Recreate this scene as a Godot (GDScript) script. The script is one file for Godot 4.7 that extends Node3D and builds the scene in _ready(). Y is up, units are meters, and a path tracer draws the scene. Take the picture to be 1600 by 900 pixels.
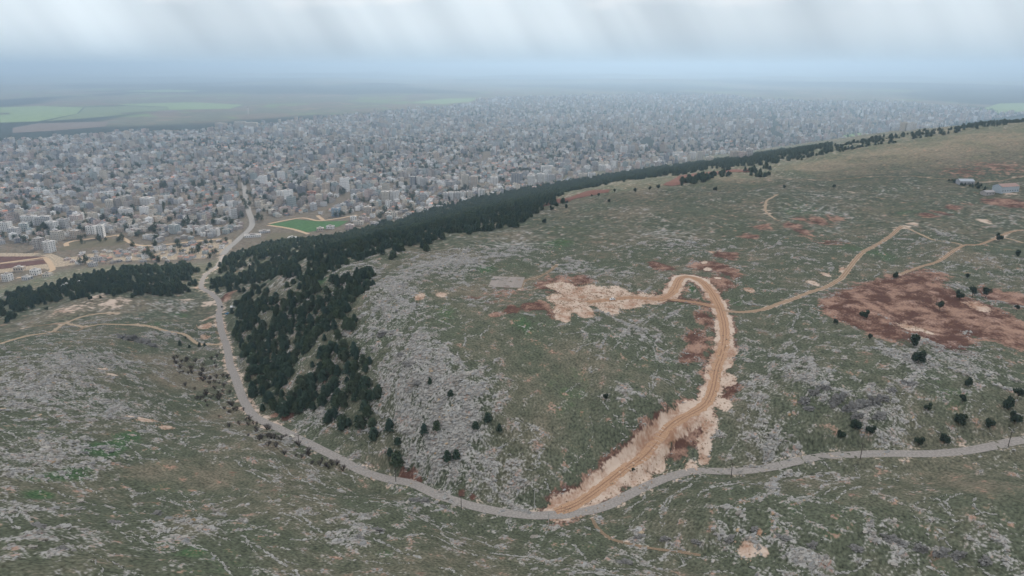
extends Node3D
# A drone's view over stony hills, a road and a new haul road, with a city on the hazy plain behind.

# control points of the landform: east, south (m) and weight, three numbers each
const RELIEF := [-458.98033,-1035.78743,-827.93943,-423.51265,-892.48361,-1704.00604,-323.359871,-708.607827,-3876.12562,-277.168286,-609.789902,-7071.76451,
	-231.107171,-513.383851,254.689778,-191.361446,-439.37516,-202.105886,-149.22856,-386.450649,-1845.64736,-104.63805,-348.040619,-12207.5311,
	-55.7896619,-320.319486,-19104.0278,-13.0645654,-295.90565,-9468.66305,22.3618687,-288.53141,-3646.34439,58.8121297,-298.63942,752.679594,
	97.0750543,-309.889149,-2789.25348,153.638076,-304.337315,-13283.0378,197.069574,-296.809297,-22984.5362,252.481021,-296.558579,-7466.56437,
	61.1881909,-474.277155,-390.399117,116.348872,-490.740715,539.966624,0,-521.330052,-553.213006,40.9374542,-404.91436,1279.09712,
	-15.9997223,-394.399042,-2650.36477,-51.8881143,-431.698473,-1641.56987,-83.688914,-468.493287,-1661.99724,-114.340409,-480.061022,6844.39198,
	0,-739.092489,-105.746453,-59.6042089,-613.49247,-26.6891091,-113.001703,-578.05838,-1469.07075,80.3584697,-844.493817,2.28220288,
	180.987103,-959.393444,90.5533123,296.901302,-1055.34472,-10.5707998,433.053616,-1161.16775,-112.780108,151.196915,-460.259782,-258.744095,
	181.650922,-584.278543,-23.4578321,212.437833,-477.152404,-103.202338,268.796586,-618.505386,-14.3966687,390.40123,-667.639134,-133.889136,
	406.953249,-862.886411,39.3224709,515.117139,-840.178874,-69.038539,596.03658,-817.471337,-49.6174671,450.467314,-583.049663,237.984122,
	336.978673,-489.541635,11.6134979,263.169796,-440.614548,-2.8991646,203.289978,-403.406623,-144.443058,301.323729,-393.384098,2.06044563,
	983.717266,-1345.44322,99.2212137,698.79841,-1166.01625,89.3192514,520.830292,-1120.44101,38.6473671,712.639517,-958.170239,119.949639,
	0,-342.641203,473.7037,0,-317.432898,2711.8038,37.0602865,-356.258073,-4750.35801,34.1182012,-317.432898,6198.22699,
	70.8205185,-337.113759,23298.6116,100.765281,-342.610179,2263.5807,80.8369631,-330.258417,-17513.8093,54.2974151,-313.114947,-12093.4183,
	121.2167,-373.487456,-2669.64067,124.874328,-340.768847,-5923.84308,138.008677,-329.534709,13515.3414,175.821161,-340.204698,153.462656,
	167.254424,-317.426378,2132.14297,208.443401,-336.105846,-761.344719,193.819839,-305.538405,22158.0657,248.606886,-334.05642,-316.768459,
	253.683716,-309.631659,6894.91982,-62.3000803,-381.523502,7686.39426,-35.8744146,-342.641203,4700.15982,-58.9673437,-352.002985,7891.80986,
	-101.74451,-415.386535,4140.48876,-75.217244,-356.880504,-10990.468,-128.285607,-411.067007,-6198.59035,-89.9463636,-352.163312,9320.15185,
	-147.455811,-451.507104,4119.30523,-177.576952,-465.810198,-3962.65187,-136.670534,-487.316067,-3678.82894,-183.84485,-521.171289,556.809851,
	-225.538254,-555.960095,-8148.17676,-225.063257,-594.969963,5045.96189,-37.9053215,-320.607227,9878.40717,-178.742667,-566.293771,6082.56162,
	-240.574013,-661.199091,3423.63601,-184.533415,-628.368061,-2107.56095,-251.262611,-734.474177,813.562589,-318.74966,-769.420884,2082.89516,
	-368.978436,-949.452632,1501.90992,-362.20007,-1071.55073,679.585517,-244.686293,-902.164713,-252.617361,-184.741027,-959.311756,74.7981301,
	-238.063062,-1028.63331,-565.208159,-99.3242545,-1039.20289,-21.9892096,-149.377014,-1114.70244,123.742726,-148.244335,-1564.7835,-74.8323922,
	-232.1051,-1349.14059,-95.750574,-331.867715,-1231.66259,-266.871821,0,-1106.37309,74.7572915,84.0639209,-1790.24888,-75.9846926,
	108.16389,-1146.73063,-40.4281014,221.652866,-1181.12285,94.3063284,332.651334,-1779.79664,15.305837,429.12823,-1535.07394,24.8862994,
	581.893154,-2086.33842,-35.0899908,573.397017,-1545.00789,-36.2935291,798.803908,-1800.32093,-84.7201108,1120.29395,-2034.33322,118.369463,
	-366.440348,-769.254409,-5526.42033,-448.876822,-757.315918,1313.66651,-518.056282,-880.701366,1021.7324,-481.387256,-965.697529,-25.2483106,
	-624.506477,-855.596023,45.6217374,-607.916642,-763.357688,-444.783043,-668.970083,-1006.50165,158.9296,-750.230811,-953.652535,-161.520618,
	-373.098725,-751.902806,4331.49063,-408.201806,-597.466511,-459.434261,-352.404697,-616.294182,2546.33921,-292.503202,-577.728807,3238.02199,
	-472.7439,-586.317701,-165.811845,-326.118611,-565.904406,-854.864399,-327.042089,-487.822735,806.594803,-352.580341,-469.060322,261.85484,
	-353.893947,-433.446819,-727.514619,-318.452304,-532.201117,541.916056,-280.896481,-434.120624,2765.81035,-256.317597,-450.873696,-1615.99425,
	-208.894952,-415.663099,-30.3861966,-227.472426,-360.931579,130.800179,-183.287535,-338.81324,1347.79411,-155.146718,-347.108337,1634.8676,
	-217.216432,-290.626896,-2047.61093,-228.500402,-267.508847,1873.66883,-170.126973,-260.303053,-1183.19351,-170.261977,-191.436173,202.490538,
	-142.595426,-155.922501,2191.1305,-120.413915,-175.557186,-2185.5402,-136.966631,-279.421356,-104.38369,-123.593184,-328.543049,5873.105,
	-99.3534631,-257.089945,-89.1353448,-61.8899729,-281.215804,5872.75234,-86.6135179,-189.416964,221.481768,-46.4755462,-203.276742,308.918591,
	-29.3856407,-263.412821,979.553552,0,-221.756446,-1542.03845,0,-257.095041,2576.22134,29.986114,-267.86884,1642.44291,
	46.6587488,-259.603285,-3990.1031,83.1892079,-245.827228,-15337.9402,106.191111,-234.528663,-11249.5114,150.984691,-221.294198,-7353.85494,
	193.944521,-212.595128,-5105.69055,61.3032006,-277.60244,5526.04689,87.4250078,-263.927443,8616.53482,126.843806,-256.15697,1685.06768,
	166.029091,-252.322887,2685.60724,207.85287,-254.420498,3411.70823,96.4553333,-246.18422,10039.3952,130.653782,-233.428561,8914.47634,
	177.91761,-227.050731,4514.24264,207.766513,-235.209949,3377.35531,25.9090673,-227.044702,1342.3312,76.0508938,-221.756446,6220.89025,
	-1500,-1500,36.4259997,-1500,-1000,-61.3386763,-900,-1400,48.5306026,-400,-1500,169.915342,
	0,-1900,71.1039987,500,-2300,-0.982176668,1100,-2600,-30.3785682,1800,-2700,15.9884367,
	-700,-450,-192.852129,-900,-300,-30.7931801,-500,-200,140.891125,-300,-60,-268.873148,
	0,-60,188.325296,300,-60,144.744152,500,-200,362.10708,500,-300,-366.41224,
	650,-400,-127.90573,900,-600,175.062788,1300,-900,-47.0718988,1700,-1400,-4.1363234,
	0,60,-122.456544,1600,-2100,-48.6606715,-1300,-600,73.4685579,800,-800,-231.144766]
const RELIEF_TREND := [149.375793, 32.178519, 93.224681]
const ROAD := [-479.7,-1090.0,-438.8,-980.4,-430.6,-941.4,-423.1,-891.5,-398.3,-832.6,-366.6,-791.3,-332.5,-733.1,-323.2,-706.8,-292.6,-639.3,-275.1,-605.2,-251.9,-557.7,-231.0,-513.2,-208.8,-471.8,-191.2,-439.1,-175.3,-412.8,-161.5,-398.0,-148.9,-385.6,-134.9,-371.4,-118.2,-357.1,-104.0,-345.8,-86.2,-332.3,-70.6,-325.4,-55.4,-318.3,-39.9,-304.1,-26.2,-297.8,-13.0,-294.5,0.0,-291.3,12.8,-288.6,25.5,-287.9,38.3,-289.2,48.2,-292.3,58.8,-298.4,69.5,-303.9,83.7,-309.2,97.0,-309.5,111.6,-304.2,130.0,-301.9,152.9,-303.0,172.3,-297.6,196.0,-295.1,214.1,-294.5,232.3,-294.2,251.9,-295.8,297.2,-297.5,342.5,-299.1]
const TRACKS := {
	"haul": [6.5, [21.8,-290.5,32.4,-294.8,46.5,-305.0,59.6,-315.1,70.7,-321.7,80.7,-329.8,90.9,-337.7,101.1,-344.0,111.2,-351.7,118.8,-365.7,125.9,-383.9,135.2,-403.6,142.1,-425.4,147.4,-451.7,150.3,-471.8,150.2,-490.4,147.3,-507.5,140.6,-518.7,132.4,-514.2,123.1,-494.8,110.0,-483.4,91.0,-483.6,70.9,-476.8,53.4,-466.8]],
	"ridge": [4.0, [149.1,-455.9,162.7,-453.2,182.0,-457.1,211.4,-474.5,246.6,-501.5,279.3,-540.0,307.5,-576.3,345.5,-617.7,387.3,-661.9]],
	"link": [4.5, [119.0,-480.6,134.7,-471.0,149.7,-458.1]],
	"cross": [2.8, [388.4,-661.7,386.5,-617.1,393.0,-575.9]],
	"farm": [3.2, [302.3,-509.6,322.7,-524.1,356.7,-547.1,393.0,-575.9,411.6,-583.4,439.9,-604.7,464.1,-623.0,485.2,-631.8]],
	"fork": [2.6, [446.7,-608.9,452.1,-597.4,453.6,-587.5]],
	"loop": [2.8, [331.7,-845.5,312.3,-824.3,298.8,-794.9,285.1,-749.8,281.7,-713.6]],
	"upper": [3.0, [376.7,-1004.8,421.1,-976.8,461.4,-955.9,528.2,-940.2,568.8,-905.6,601.4,-877.7,662.3,-884.2]],
	"west": [3.2, [-431.5,-617.1,-395.9,-587.7,-387.4,-603.0,-369.2,-613.5,-357.4,-614.2,-328.2,-603.4,-310.6,-603.3,-291.5,-585.3,-279.2,-580.1,-264.7,-578.2]],
	"west_top": [3.6, [-411.2,-507.5,-408.8,-532.4,-403.0,-553.5,-420.2,-590.1,-433.7,-620.4,-439.7,-646.5,-430.9,-664.1,-408.4,-670.7]],
	"west_thin": [2.4, [-431.5,-617.1,-456.0,-613.6,-468.2,-609.0]],
	"west_link": [2.4, [-403.4,-557.3,-391.3,-562.9,-394.3,-590.8]],
	"gully": [1.6, [39.1,-282.1,40.3,-274.0,43.1,-265.8,47.3,-260.0,57.0,-253.2,69.8,-247.6,82.2,-242.5]],
	"plateau": [3.0, [39.3,-575.7,26.7,-544.4,18.2,-527.9,10.3,-522.1,5.9,-499.3]],
}
const ROCKY := [-290.49,-379.79,51.03,0.80,-311.01,-454.83,41.78,0.80,-210.28,-264.38,36.94,0.60,-235.12,-374.27,31.35,0.70,-82.21,-458.81,36.54,0.80,-62.49,-382.68,35.15,1.00,-43.43,-345.70,32.58,1.00,-27.68,-324.07,27.68,0.80,-14.76,-356.91,25.82,0.50,0.00,-306.47,23.37,0.50,-132.24,-562.04,33.06,0.90,-56.99,-584.78,51.29,0.90,0.00,-647.61,50.11,0.70,-90.13,-509.18,35.05,0.80,-226.40,-659.79,25.87,0.80,-124.41,-396.10,24.88,0.50,256.86,-359.55,29.36,0.80,224.79,-354.13,21.75,0.80,170.93,-336.41,17.44,0.70,192.64,-317.23,19.93,0.80,162.32,-359.18,22.13,0.50,134.72,-317.52,20.21,0.70,139.97,-356.35,18.42,0.60,150.48,-401.00,16.27,0.60,57.41,-255.54,14.35,0.70,96.67,-246.74,13.81,0.60,116.93,-229.71,15.59,0.70,153.57,-227.07,15.36,0.70,185.56,-218.73,14.85,0.60,-67.30,-241.30,16.15,0.60,-46.70,-281.94,18.68,0.50,-122.82,-220.20,22.11,0.50,-146.77,-186.66,18.87,0.60,-174.12,-207.49,20.62,0.60,54.51,-557.70,38.16,0.35,159.53,-662.73,51.05,0.40,358.96,-754.46,43.07,0.40,84.64,-419.91,25.39,0.30,-187.20,-553.10,22.02,0.70,-324.56,-584.60,23.60,0.70,-379.07,-718.48,35.76,0.50,45.71,-459.19,18.28,0.20,19.65,-385.12,31.44,-0.25,35.12,-331.10,28.10,-0.30,-171.60,-283.68,18.39,-0.50,203.12,-290.74,18.75,-0.30,-148.28,-291.58,18.93,-0.45,-243.09,-470.37,29.17,-0.35,-359.81,-596.85,29.98,-0.40,150.05,-275.50,15.01,0.10,203.87,-256.38,22.34,-0.50,85.47,-278.33,18.31,-0.10,223.18,-781.81,59.51,-0.20,441.83,-776.14,51.55,-0.25,76.80,-373.90,26.88,-0.15,236.35,-537.36,31.51,-0.10,638.58,-1059.77,147.37,-0.90,801.92,-1116.98,123.37,-0.90,487.54,-1045.22,87.76,-0.70,322.77,-981.98,73.78,-0.50,568.21,-863.08,64.94,-0.40,482.65,-935.78,52.65,-0.40,169.91,-898.03,59.47,-0.30]
const TAN_SOIL := [39.58,-501.26,13.85,1.00,50.06,-481.11,16.21,1.00,66.22,-476.91,16.08,1.00,85.00,-476.14,16.06,1.00,102.73,-482.67,12.42,1.00,32.82,-472.47,12.19,1.00,61.24,-495.90,14.70,1.00,80.57,-494.33,12.70,0.80,34.95,-436.59,7.86,1.00,51.02,-444.07,9.76,1.00,36.02,-451.55,10.80,1.00,45.71,-459.19,13.71,1.00,68.47,-458.24,11.87,1.00,32.35,-504.59,8.96,0.90,133.49,-390.44,6.38,1.00,129.76,-370.40,6.87,0.90,138.33,-400.55,6.51,1.00,142.06,-416.37,5.04,0.90,116.02,-360.92,5.99,0.90,120.04,-348.57,6.55,0.80,108.46,-337.43,7.82,0.80,104.25,-326.53,5.56,0.80,102.35,-318.26,4.78,0.80,94.45,-312.79,6.07,0.70,126.31,-378.41,7.00,1.00,127.19,-391.90,5.60,1.00,70.67,-310.50,7.40,0.60,52.34,-298.77,5.89,0.80,63.70,-308.61,6.71,0.60,78.93,-319.06,6.18,0.70,32.16,-291.68,6.43,0.90,41.86,-292.63,5.15,0.70,22.53,-291.46,3.86,0.80,180.28,-595.64,5.20,0.90,192.06,-610.46,4.14,0.80,165.13,-564.85,4.40,0.80,161.63,-541.84,5.30,0.90,160.96,-511.51,4.02,0.80,403.48,-674.05,9.04,0.80,178.60,-488.63,6.76,0.60,232.83,-503.77,6.94,0.70,252.27,-525.93,6.18,0.70,270.43,-532.08,7.28,0.80,-379.04,-748.90,11.89,0.50,-317.44,-667.21,10.69,0.60,-297.20,-613.38,8.67,0.50,-216.11,-360.12,7.58,0.80,-226.52,-362.44,4.57,0.80,-200.55,-351.51,5.20,0.80,-291.06,-443.92,4.55,0.80,-276.68,-430.34,4.43,0.70,98.40,-239.00,5.39,0.60,105.41,-244.74,2.74,0.70,104.93,-235.00,3.72,0.50,252.70,-405.66,8.97,0.80,258.26,-397.65,5.61,0.80,317.20,-436.50,11.30,0.50,-75.94,-325.57,2.83,0.70,-51.95,-477.31,9.44,0.45,-67.73,-471.41,6.54,0.60,428.99,-858.13,14.57,0.30,591.07,-807.85,10.68,0.70,480.83,-679.84,14.29,0.50,-385.18,-860.88,10.16,0.50,-406.41,-841.39,13.27,0.70,-407.86,-562.05,4.53,0.70,-440.85,-638.27,5.11,0.60,-432.83,-702.37,27.92,0.42,-463.51,-673.78,26.87,0.40,-466.61,-724.45,21.54,0.40,-350.23,-741.82,10.32,0.60,-306.87,-638.97,10.27,0.70,-268.03,-581.74,5.89,0.60,303.98,-681.95,6.54,0.40]
const RED_SOIL := [40.06,-507.95,30.84,0.60,25.04,-507.96,9.81,0.90,56.64,-523.94,10.09,0.80,20.36,-454.27,10.14,0.80,0.00,-446.44,8.73,0.80,11.29,-453.57,8.86,0.80,30.93,-442.23,8.66,0.70,-10.99,-439.80,4.92,0.80,129.44,-552.13,12.08,0.90,123.94,-564.95,9.25,0.80,159.88,-555.31,16.69,0.90,170.42,-544.87,16.40,0.90,189.84,-583.29,14.28,0.90,161.32,-503.99,13.90,0.80,198.56,-593.27,9.67,0.70,175.58,-526.75,14.46,0.70,132.37,-440.52,11.12,0.70,121.60,-414.73,11.74,0.70,115.93,-399.84,9.11,0.60,142.19,-460.76,10.27,0.60,129.51,-363.19,6.31,0.90,124.69,-355.21,5.16,0.90,115.77,-367.24,4.25,0.90,108.23,-392.78,7.86,0.50,81.52,-335.26,6.95,0.80,73.63,-330.35,5.89,0.80,91.25,-329.79,9.83,0.70,101.89,-331.24,6.89,0.80,32.68,-297.99,7.32,0.80,46.39,-303.70,7.42,0.80,22.63,-293.25,6.34,0.80,244.91,-457.00,27.76,0.70,225.37,-434.04,22.10,0.70,268.26,-467.48,31.45,0.90,297.32,-478.46,32.09,0.90,264.81,-427.75,29.04,0.90,268.16,-404.38,27.63,0.80,304.55,-437.05,29.58,1.00,306.72,-413.81,28.18,1.00,305.33,-393.43,26.96,0.90,351.01,-447.71,22.66,0.70,235.97,-396.83,20.40,0.70,231.57,-420.35,18.61,0.60,260.55,-384.64,19.83,0.60,346.37,-460.64,20.14,0.60,323.02,-506.90,20.28,0.60,222.78,-447.59,12.12,0.40,286.76,-655.51,12.35,0.60,288.66,-684.38,14.70,0.70,325.60,-709.72,17.09,0.60,348.16,-722.39,13.51,0.50,306.54,-712.71,9.54,0.70,298.50,-618.54,21.73,0.40,231.77,-650.54,12.28,0.80,257.76,-689.46,12.95,0.70,437.78,-705.71,13.20,0.80,464.51,-728.16,13.59,0.80,490.77,-748.56,11.95,0.70,520.14,-761.42,10.11,0.60,556.02,-772.24,22.53,0.70,567.92,-758.15,22.14,0.70,-56.12,-323.96,4.91,0.90,-50.19,-318.86,3.39,0.90,-60.86,-327.37,3.47,0.80,-26.60,-304.44,3.26,0.70,-20.54,-302.67,2.32,0.70,-148.23,-403.20,5.93,0.80,-158.95,-409.64,4.81,0.70,606.18,-926.11,36.37,0.30,661.39,-932.84,48.73,0.30,-335.02,-760.24,14.76,0.70,-13.15,-438.53,3.68,0.60,-28.49,-479.93,7.98,0.30,-4.86,-492.27,27.23,0.25]
const LUSH_GRASS := [-237.18,-347.39,10.95,0.80,-273.78,-360.53,11.25,0.60,-193.51,-259.19,11.22,1.10,-202.63,-296.04,12.66,1.10,-206.49,-324.45,10.32,0.90,-185.84,-229.77,7.53,0.90,-199.19,-245.05,7.97,0.70,-201.02,-314.82,10.05,0.50,-44.12,-441.89,13.24,0.50,-21.83,-558.40,16.37,0.60,44.31,-655.49,25.32,0.50,10.60,-540.80,10.60,0.40,137.38,-497.44,5.89,0.80,121.87,-472.32,6.56,0.60,-167.43,-567.54,11.16,0.80,-152.80,-655.29,15.28,0.60,-346.81,-628.56,18.92,0.70,-358.06,-688.51,13.77,0.60,-108.72,-275.39,9.06,0.50,-51.06,-226.47,7.66,0.50,-111.74,-197.57,6.70,0.50,236.71,-325.07,20.29,0.30,91.84,-461.27,9.18,0.40,302.17,-588.59,22.81,0.40,325.51,-760.17,43.40,0.30,424.21,-743.01,42.42,0.30,163.50,-470.71,6.54,0.50,-60.91,-401.67,9.75,0.40,-613.31,-792.31,15.73,0.80,-587.83,-790.98,15.68,0.80,-386.00,-969.02,15.06,0.90,-452.84,-1098.34,12.79,0.90,37.73,-365.07,22.64,0.30,317.66,-563.72,16.43,0.40,8.48,-422.00,12.72,0.40]
const DRY_GRASS := [-59.60,-613.47,41.72,0.60,-128.33,-543.74,26.73,0.60,0.00,-697.81,33.60,0.50,-250.14,-485.56,35.02,0.80,-197.86,-419.94,21.98,0.80,-291.27,-509.63,26.01,0.70,-464.52,-686.23,47.82,1.20,-415.39,-695.48,34.62,1.10,-473.04,-638.21,31.96,1.00,-404.16,-630.47,25.26,0.80,-249.35,-463.92,28.77,0.70,638.58,-1059.77,117.89,0.90,492.68,-1056.84,78.83,0.80,782.96,-1089.02,100.38,0.90,85.82,-904.56,51.49,0.50,181.01,-959.50,54.30,0.60,334.34,-1018.63,57.31,0.60,-173.53,-287.35,15.49,0.80,-148.28,-291.58,18.93,0.60,-122.82,-220.20,14.74,0.50,-137.65,-348.44,14.88,0.70,376.58,-553.71,26.90,0.60,384.88,-533.73,20.80,0.60,346.29,-521.01,15.28,0.60,-51.95,-477.31,14.17,0.80,-29.33,-495.62,19.55,0.80,20.55,-522.37,15.41,0.80,0.00,-521.24,15.38,0.70,-229.90,-649.42,25.54,0.70,40.36,-397.98,24.22,0.40,21.74,-346.02,21.74,0.30,153.20,-804.98,45.96,0.30,203.87,-256.38,16.76,0.40,-89.95,-272.49,14.99,0.40,-60.55,-306.74,13.46,0.40]
const WOODS := {
	"flank": [-305,-710,-296,-720,-235,-622,-201,-579,-178,-562,-154,-559,-122,-551,-107,-514,-118,-469,-115,-448,-105,-419,-86,-403,-78,-374,-67,-357,-54,-343,-42,-333,-41,-329,-58,-338,-60,-331,-67,-333,-90,-350,-109,-366,-119,-384,-140,-407,-145,-399,-158,-406,-195,-458,-220,-513,-256,-592],
	"band": [-420,-922,-458,-1076,-436,-1127,-420,-1210,-335,-1085,-293,-1271,-232,-1349,-168,-1476,-90,-1582,0,-1673,164,-1744,340,-1819,437,-1876,298,-1275,234,-1246,118,-1251,59,-1043,27,-798,-22,-747,-68,-707,-122,-627,-143,-597,-175,-642,-211,-652,-230,-649,-289,-733,-371,-808],
	"band_far": [449,-1926,543,-1944,739,-1993,858,-1859,557,-1202,525,-1177,448,-1203,341,-1217,285,-1219],
	"west": [-665,-840,-625,-856,-579,-879,-577,-983,-515,-1036,-447,-915,-406,-806,-419,-743,-476,-740,-517,-723,-522,-679,-505,-628],
	"crest": [-215,-602,-220,-628,-200,-638,-171,-651,-148,-595,-167,-568,-194,-577],
	"ridge_top": [634,-1371,759,-1375,869,-1354,2882,-4044,3027,-4144,956,-1307,807,-1256,675,-1220,561,-1186],
	"clump": [240,-999,271,-1092,365,-1149,345,-1078,282,-1002],
	"orchard": [567,-898,581,-885,590,-838,575,-824,565,-872],
	"clump_two": [370,-1039,378,-1123,425,-1140,399,-1041],
}
const LONE_TREES := [
	[-34.7, -319.5, 7.5, "taller of two dark pines close together low on the rocky slope"],
	[-29.9, -319.8, 6.5, "shorter of two dark pines close together low on the rocky slope"],
	[-13.4, -335.6, 6.0, "middle pine of three on the bare slope right of the plantation"],
	[-7.0, -331.4, 5.0, "lowest pine of three on the bare slope right of the plantation"],
	[-20.0, -332.4, 5.5, "leftmost pine of three on the bare slope right of the plantation"],
	[-47.6, -359.2, 4.5, "upper of two small pines alone on the pale rock face"],
	[-34.9, -350.0, 4.5, "lower of two small pines alone on the pale rock face"],
	[53.1, -348.8, 4.0, "single dark bush alone on the wide grass slope below the quarry"],
	[233.2, -423.7, 7.0, "round tree at the left edge of the red soil"],
	[209.7, -413.2, 3.5, "low bush on the rim left of the red soil"],
	[217.1, -384.3, 4.0, "low bush on the lip below the red soil"],
	[237.0, -372.7, 8.0, "taller tree below the red soil above the crag"],
	[228.6, -352.5, 8.0, "tree just below the tall one above the crag"],
	[289.7, -435.4, 7.0, "leftmost tree of the row inside the red soil"],
	[311.3, -449.3, 7.0, "second tree of the row inside the red soil"],
	[325.1, -456.4, 8.0, "third tree of the row inside the red soil"],
	[334.2, -455.9, 8.0, "rightmost tree of the row inside the red soil"],
	[333.6, -424.5, 4.5, "small bush at the right edge of the red soil"],
	[296.2, -503.8, 5.0, "small tree where the pale track ends above the red soil"],
	[436.8, -595.0, 8.0, "dark tree where the pale farm track forks"],
	[419.5, -547.3, 6.0, "dark bush on the grass below the farm track fork"],
	[347.5, -497.9, 4.5, "small bush between the farm track and the red soil"],
	[243.6, -330.2, 5.0, "single dark tree between two outcrops on the right slope"],
	[233.6, -318.3, 5.5, "dark tree near the right slope's middle"],
	[227.2, -308.7, 7.0, "wide dark tree above the road at right"],
	[216.1, -317.6, 5.0, "dim bush right of the crag"],
	[254.9, -314.1, 7.0, "large dark tree at the right edge above the road"],
	[264.5, -321.6, 7.0, "topmost dark tree at the right edge"],
	[252.8, -305.2, 7.0, "lower dark tree at the right edge"],
	[240.2, -305.2, 6.0, "dark tree left of the right edge group"],
	[204.3, -301.6, 5.5, "dark tree close above the road below the crag"],
	[217.1, -301.4, 5.5, "dark bush close above the road at right"],
	[168.1, -308.2, 5.0, "leftmost tree at the foot of the crag"],
	[175.7, -309.5, 6.0, "middle tree at the foot of the crag"],
	[181.8, -306.3, 5.5, "rightmost tree at the foot of the crag"],
	[358.7, -895.7, 5.5, "lone tree on the plateau near the small loop track"],
	[420.3, -887.5, 6.0, "lone round tree on the plateau below the upper track"],
	[275.2, -921.2, 6.0, "lone tree on the plateau below the tree belt"],
	[365.3, -1004.3, 6.0, "tree on the plateau edge right of the red field"],
	[76.6, -1158.4, 7.0, "tree beside the narrow red field strip"],
	[122.4, -958.9, 6.0, "low tree pair member right of the narrow red strip"],
	[172.4, -951.3, 7.0, "tree on the far crest left of the clump"],
	[192.5, -949.1, 7.0, "left tree of a pair on the far crest"],
	[205.2, -954.9, 8.0, "right tree of a pair on the far crest"],
	[128.5, -898.0, 5.0, "spreading bush on the plateau below the red strip"],
	[145.8, -964.8, 6.0, "slim tree with bare trunk on the far crest"],
	[116.8, -989.3, 4.0, "small bush at the red strip's upper end"],
	[37.2, -777.5, 6.0, "tree at the plateau rim below the tree belt"],
	[51.3, -869.1, 7.0, "bushy tree at the belt's ragged lower edge"],
	[69.9, -865.0, 6.0, "outlying tree below the belt's ragged edge"],
	[-459.7, -703.3, 6.5, "lone round tree on the western hill top"],
	[-494.7, -682.7, 4.5, "small tree on the western hill near the wood"],
	[-447.2, -725.6, 5.5, "tree at the near edge of the western wood"],
	[-454.7, -713.9, 4.0, "bush at the near edge of the western wood"],
	[-298.6, -567.8, 5.5, "larger pine beside the end of the western track"],
	[-305.8, -593.3, 3.0, "small pine above the western track's end"],
	[-288.0, -563.1, 3.5, "small pine below the western track's end"],
	[-281.0, -567.4, 5.0, "pine between the western track's end and the road"],
	[-277.9, -570.6, 4.0, "pine nearest the road at the western track's end"],
	[-189.5, -550.6, 5.0, "lone pine on the pale back slope above the plantation"],
	[-222.6, -586.9, 4.0, "small pine on the pale back slope"],
	[63.9, -312.4, 2.5, "dark bush on the haul road's lower bank"],
]
const PLANTATION_SPOTS := [[-263, -634, "at its upper corner beside the little hut"], [-224, -529, "at its roadside edge near the pale pole"], [-197, -528, "in its dense left half"], [-180, -459, "just above the road's long curve"], [-153, -411, "around the pale pole low down"], [-169, -529, "under its top edge"], [-145, -543, "along the rim at the top"], [-119, -536, "at its top right tip"], [-127, -446, "in the dense middle"], [-99, -398, "against the pale rock face"], [-128, -410, "in the thinning centre low down"], [-76, -366, "on the lower right edge"], [-90, -355, "above the pale forked pole"], [-54, -339, "in the thin tail at lower right"], [-67, -335, "at the lowest tip above the red cutting"]]
const SHRUB_SPOTS := [[-270, -528, "on the brown slope below the western track"], [-230, -491, "close to the road below the track's end"], [-205, -417, "on the brown slope halfway along the road"], [-171, -391, "where the road swings right"], [-137, -357, "below the road near the pale car"], [-97, -331, "on the downhill verge towards the bend"]]
const SHRUB_PATCH := [-298,-546,-273,-536,-253,-545,-203,-449,-170,-403,-125,-356,-85,-327,-92,-325,-126,-336,-153,-351,-189,-391,-239,-453]
const POLES := [
	[-152.7, -407.8, "pale pole among the plantation's lowest pines"],
	[-81.7, -342.1, "pale forked pole on the rocks above the road"],
	[-63.3, -321.1, "dark slim pole at the red cutting's roadside"],
	[-126.1, -355.7, "dark pole on the downhill verge near the car"],
	[-25.5, -292.0, "pole on the downhill verge below the red gash"],
	[11.4, -296.0, "tall pale pole on the slope above the road bend"],
	[17.7, -279.2, "short pale pole below the road bend"],
	[109.3, -294.7, "dark pole beyond the haul road's junction"],
	[171.7, -293.9, "dark pole halfway along the right road"],
	[241.4, -291.9, "dark pole at the right end of the road"],
	[118.0, -220.9, "pale pole in the gully at the bottom edge"],
	[129.7, -307.0, "pale pole on the grass above the right road"],
	[-224.3, -512.8, "pale pole between the left road and the pines"],
]
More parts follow.
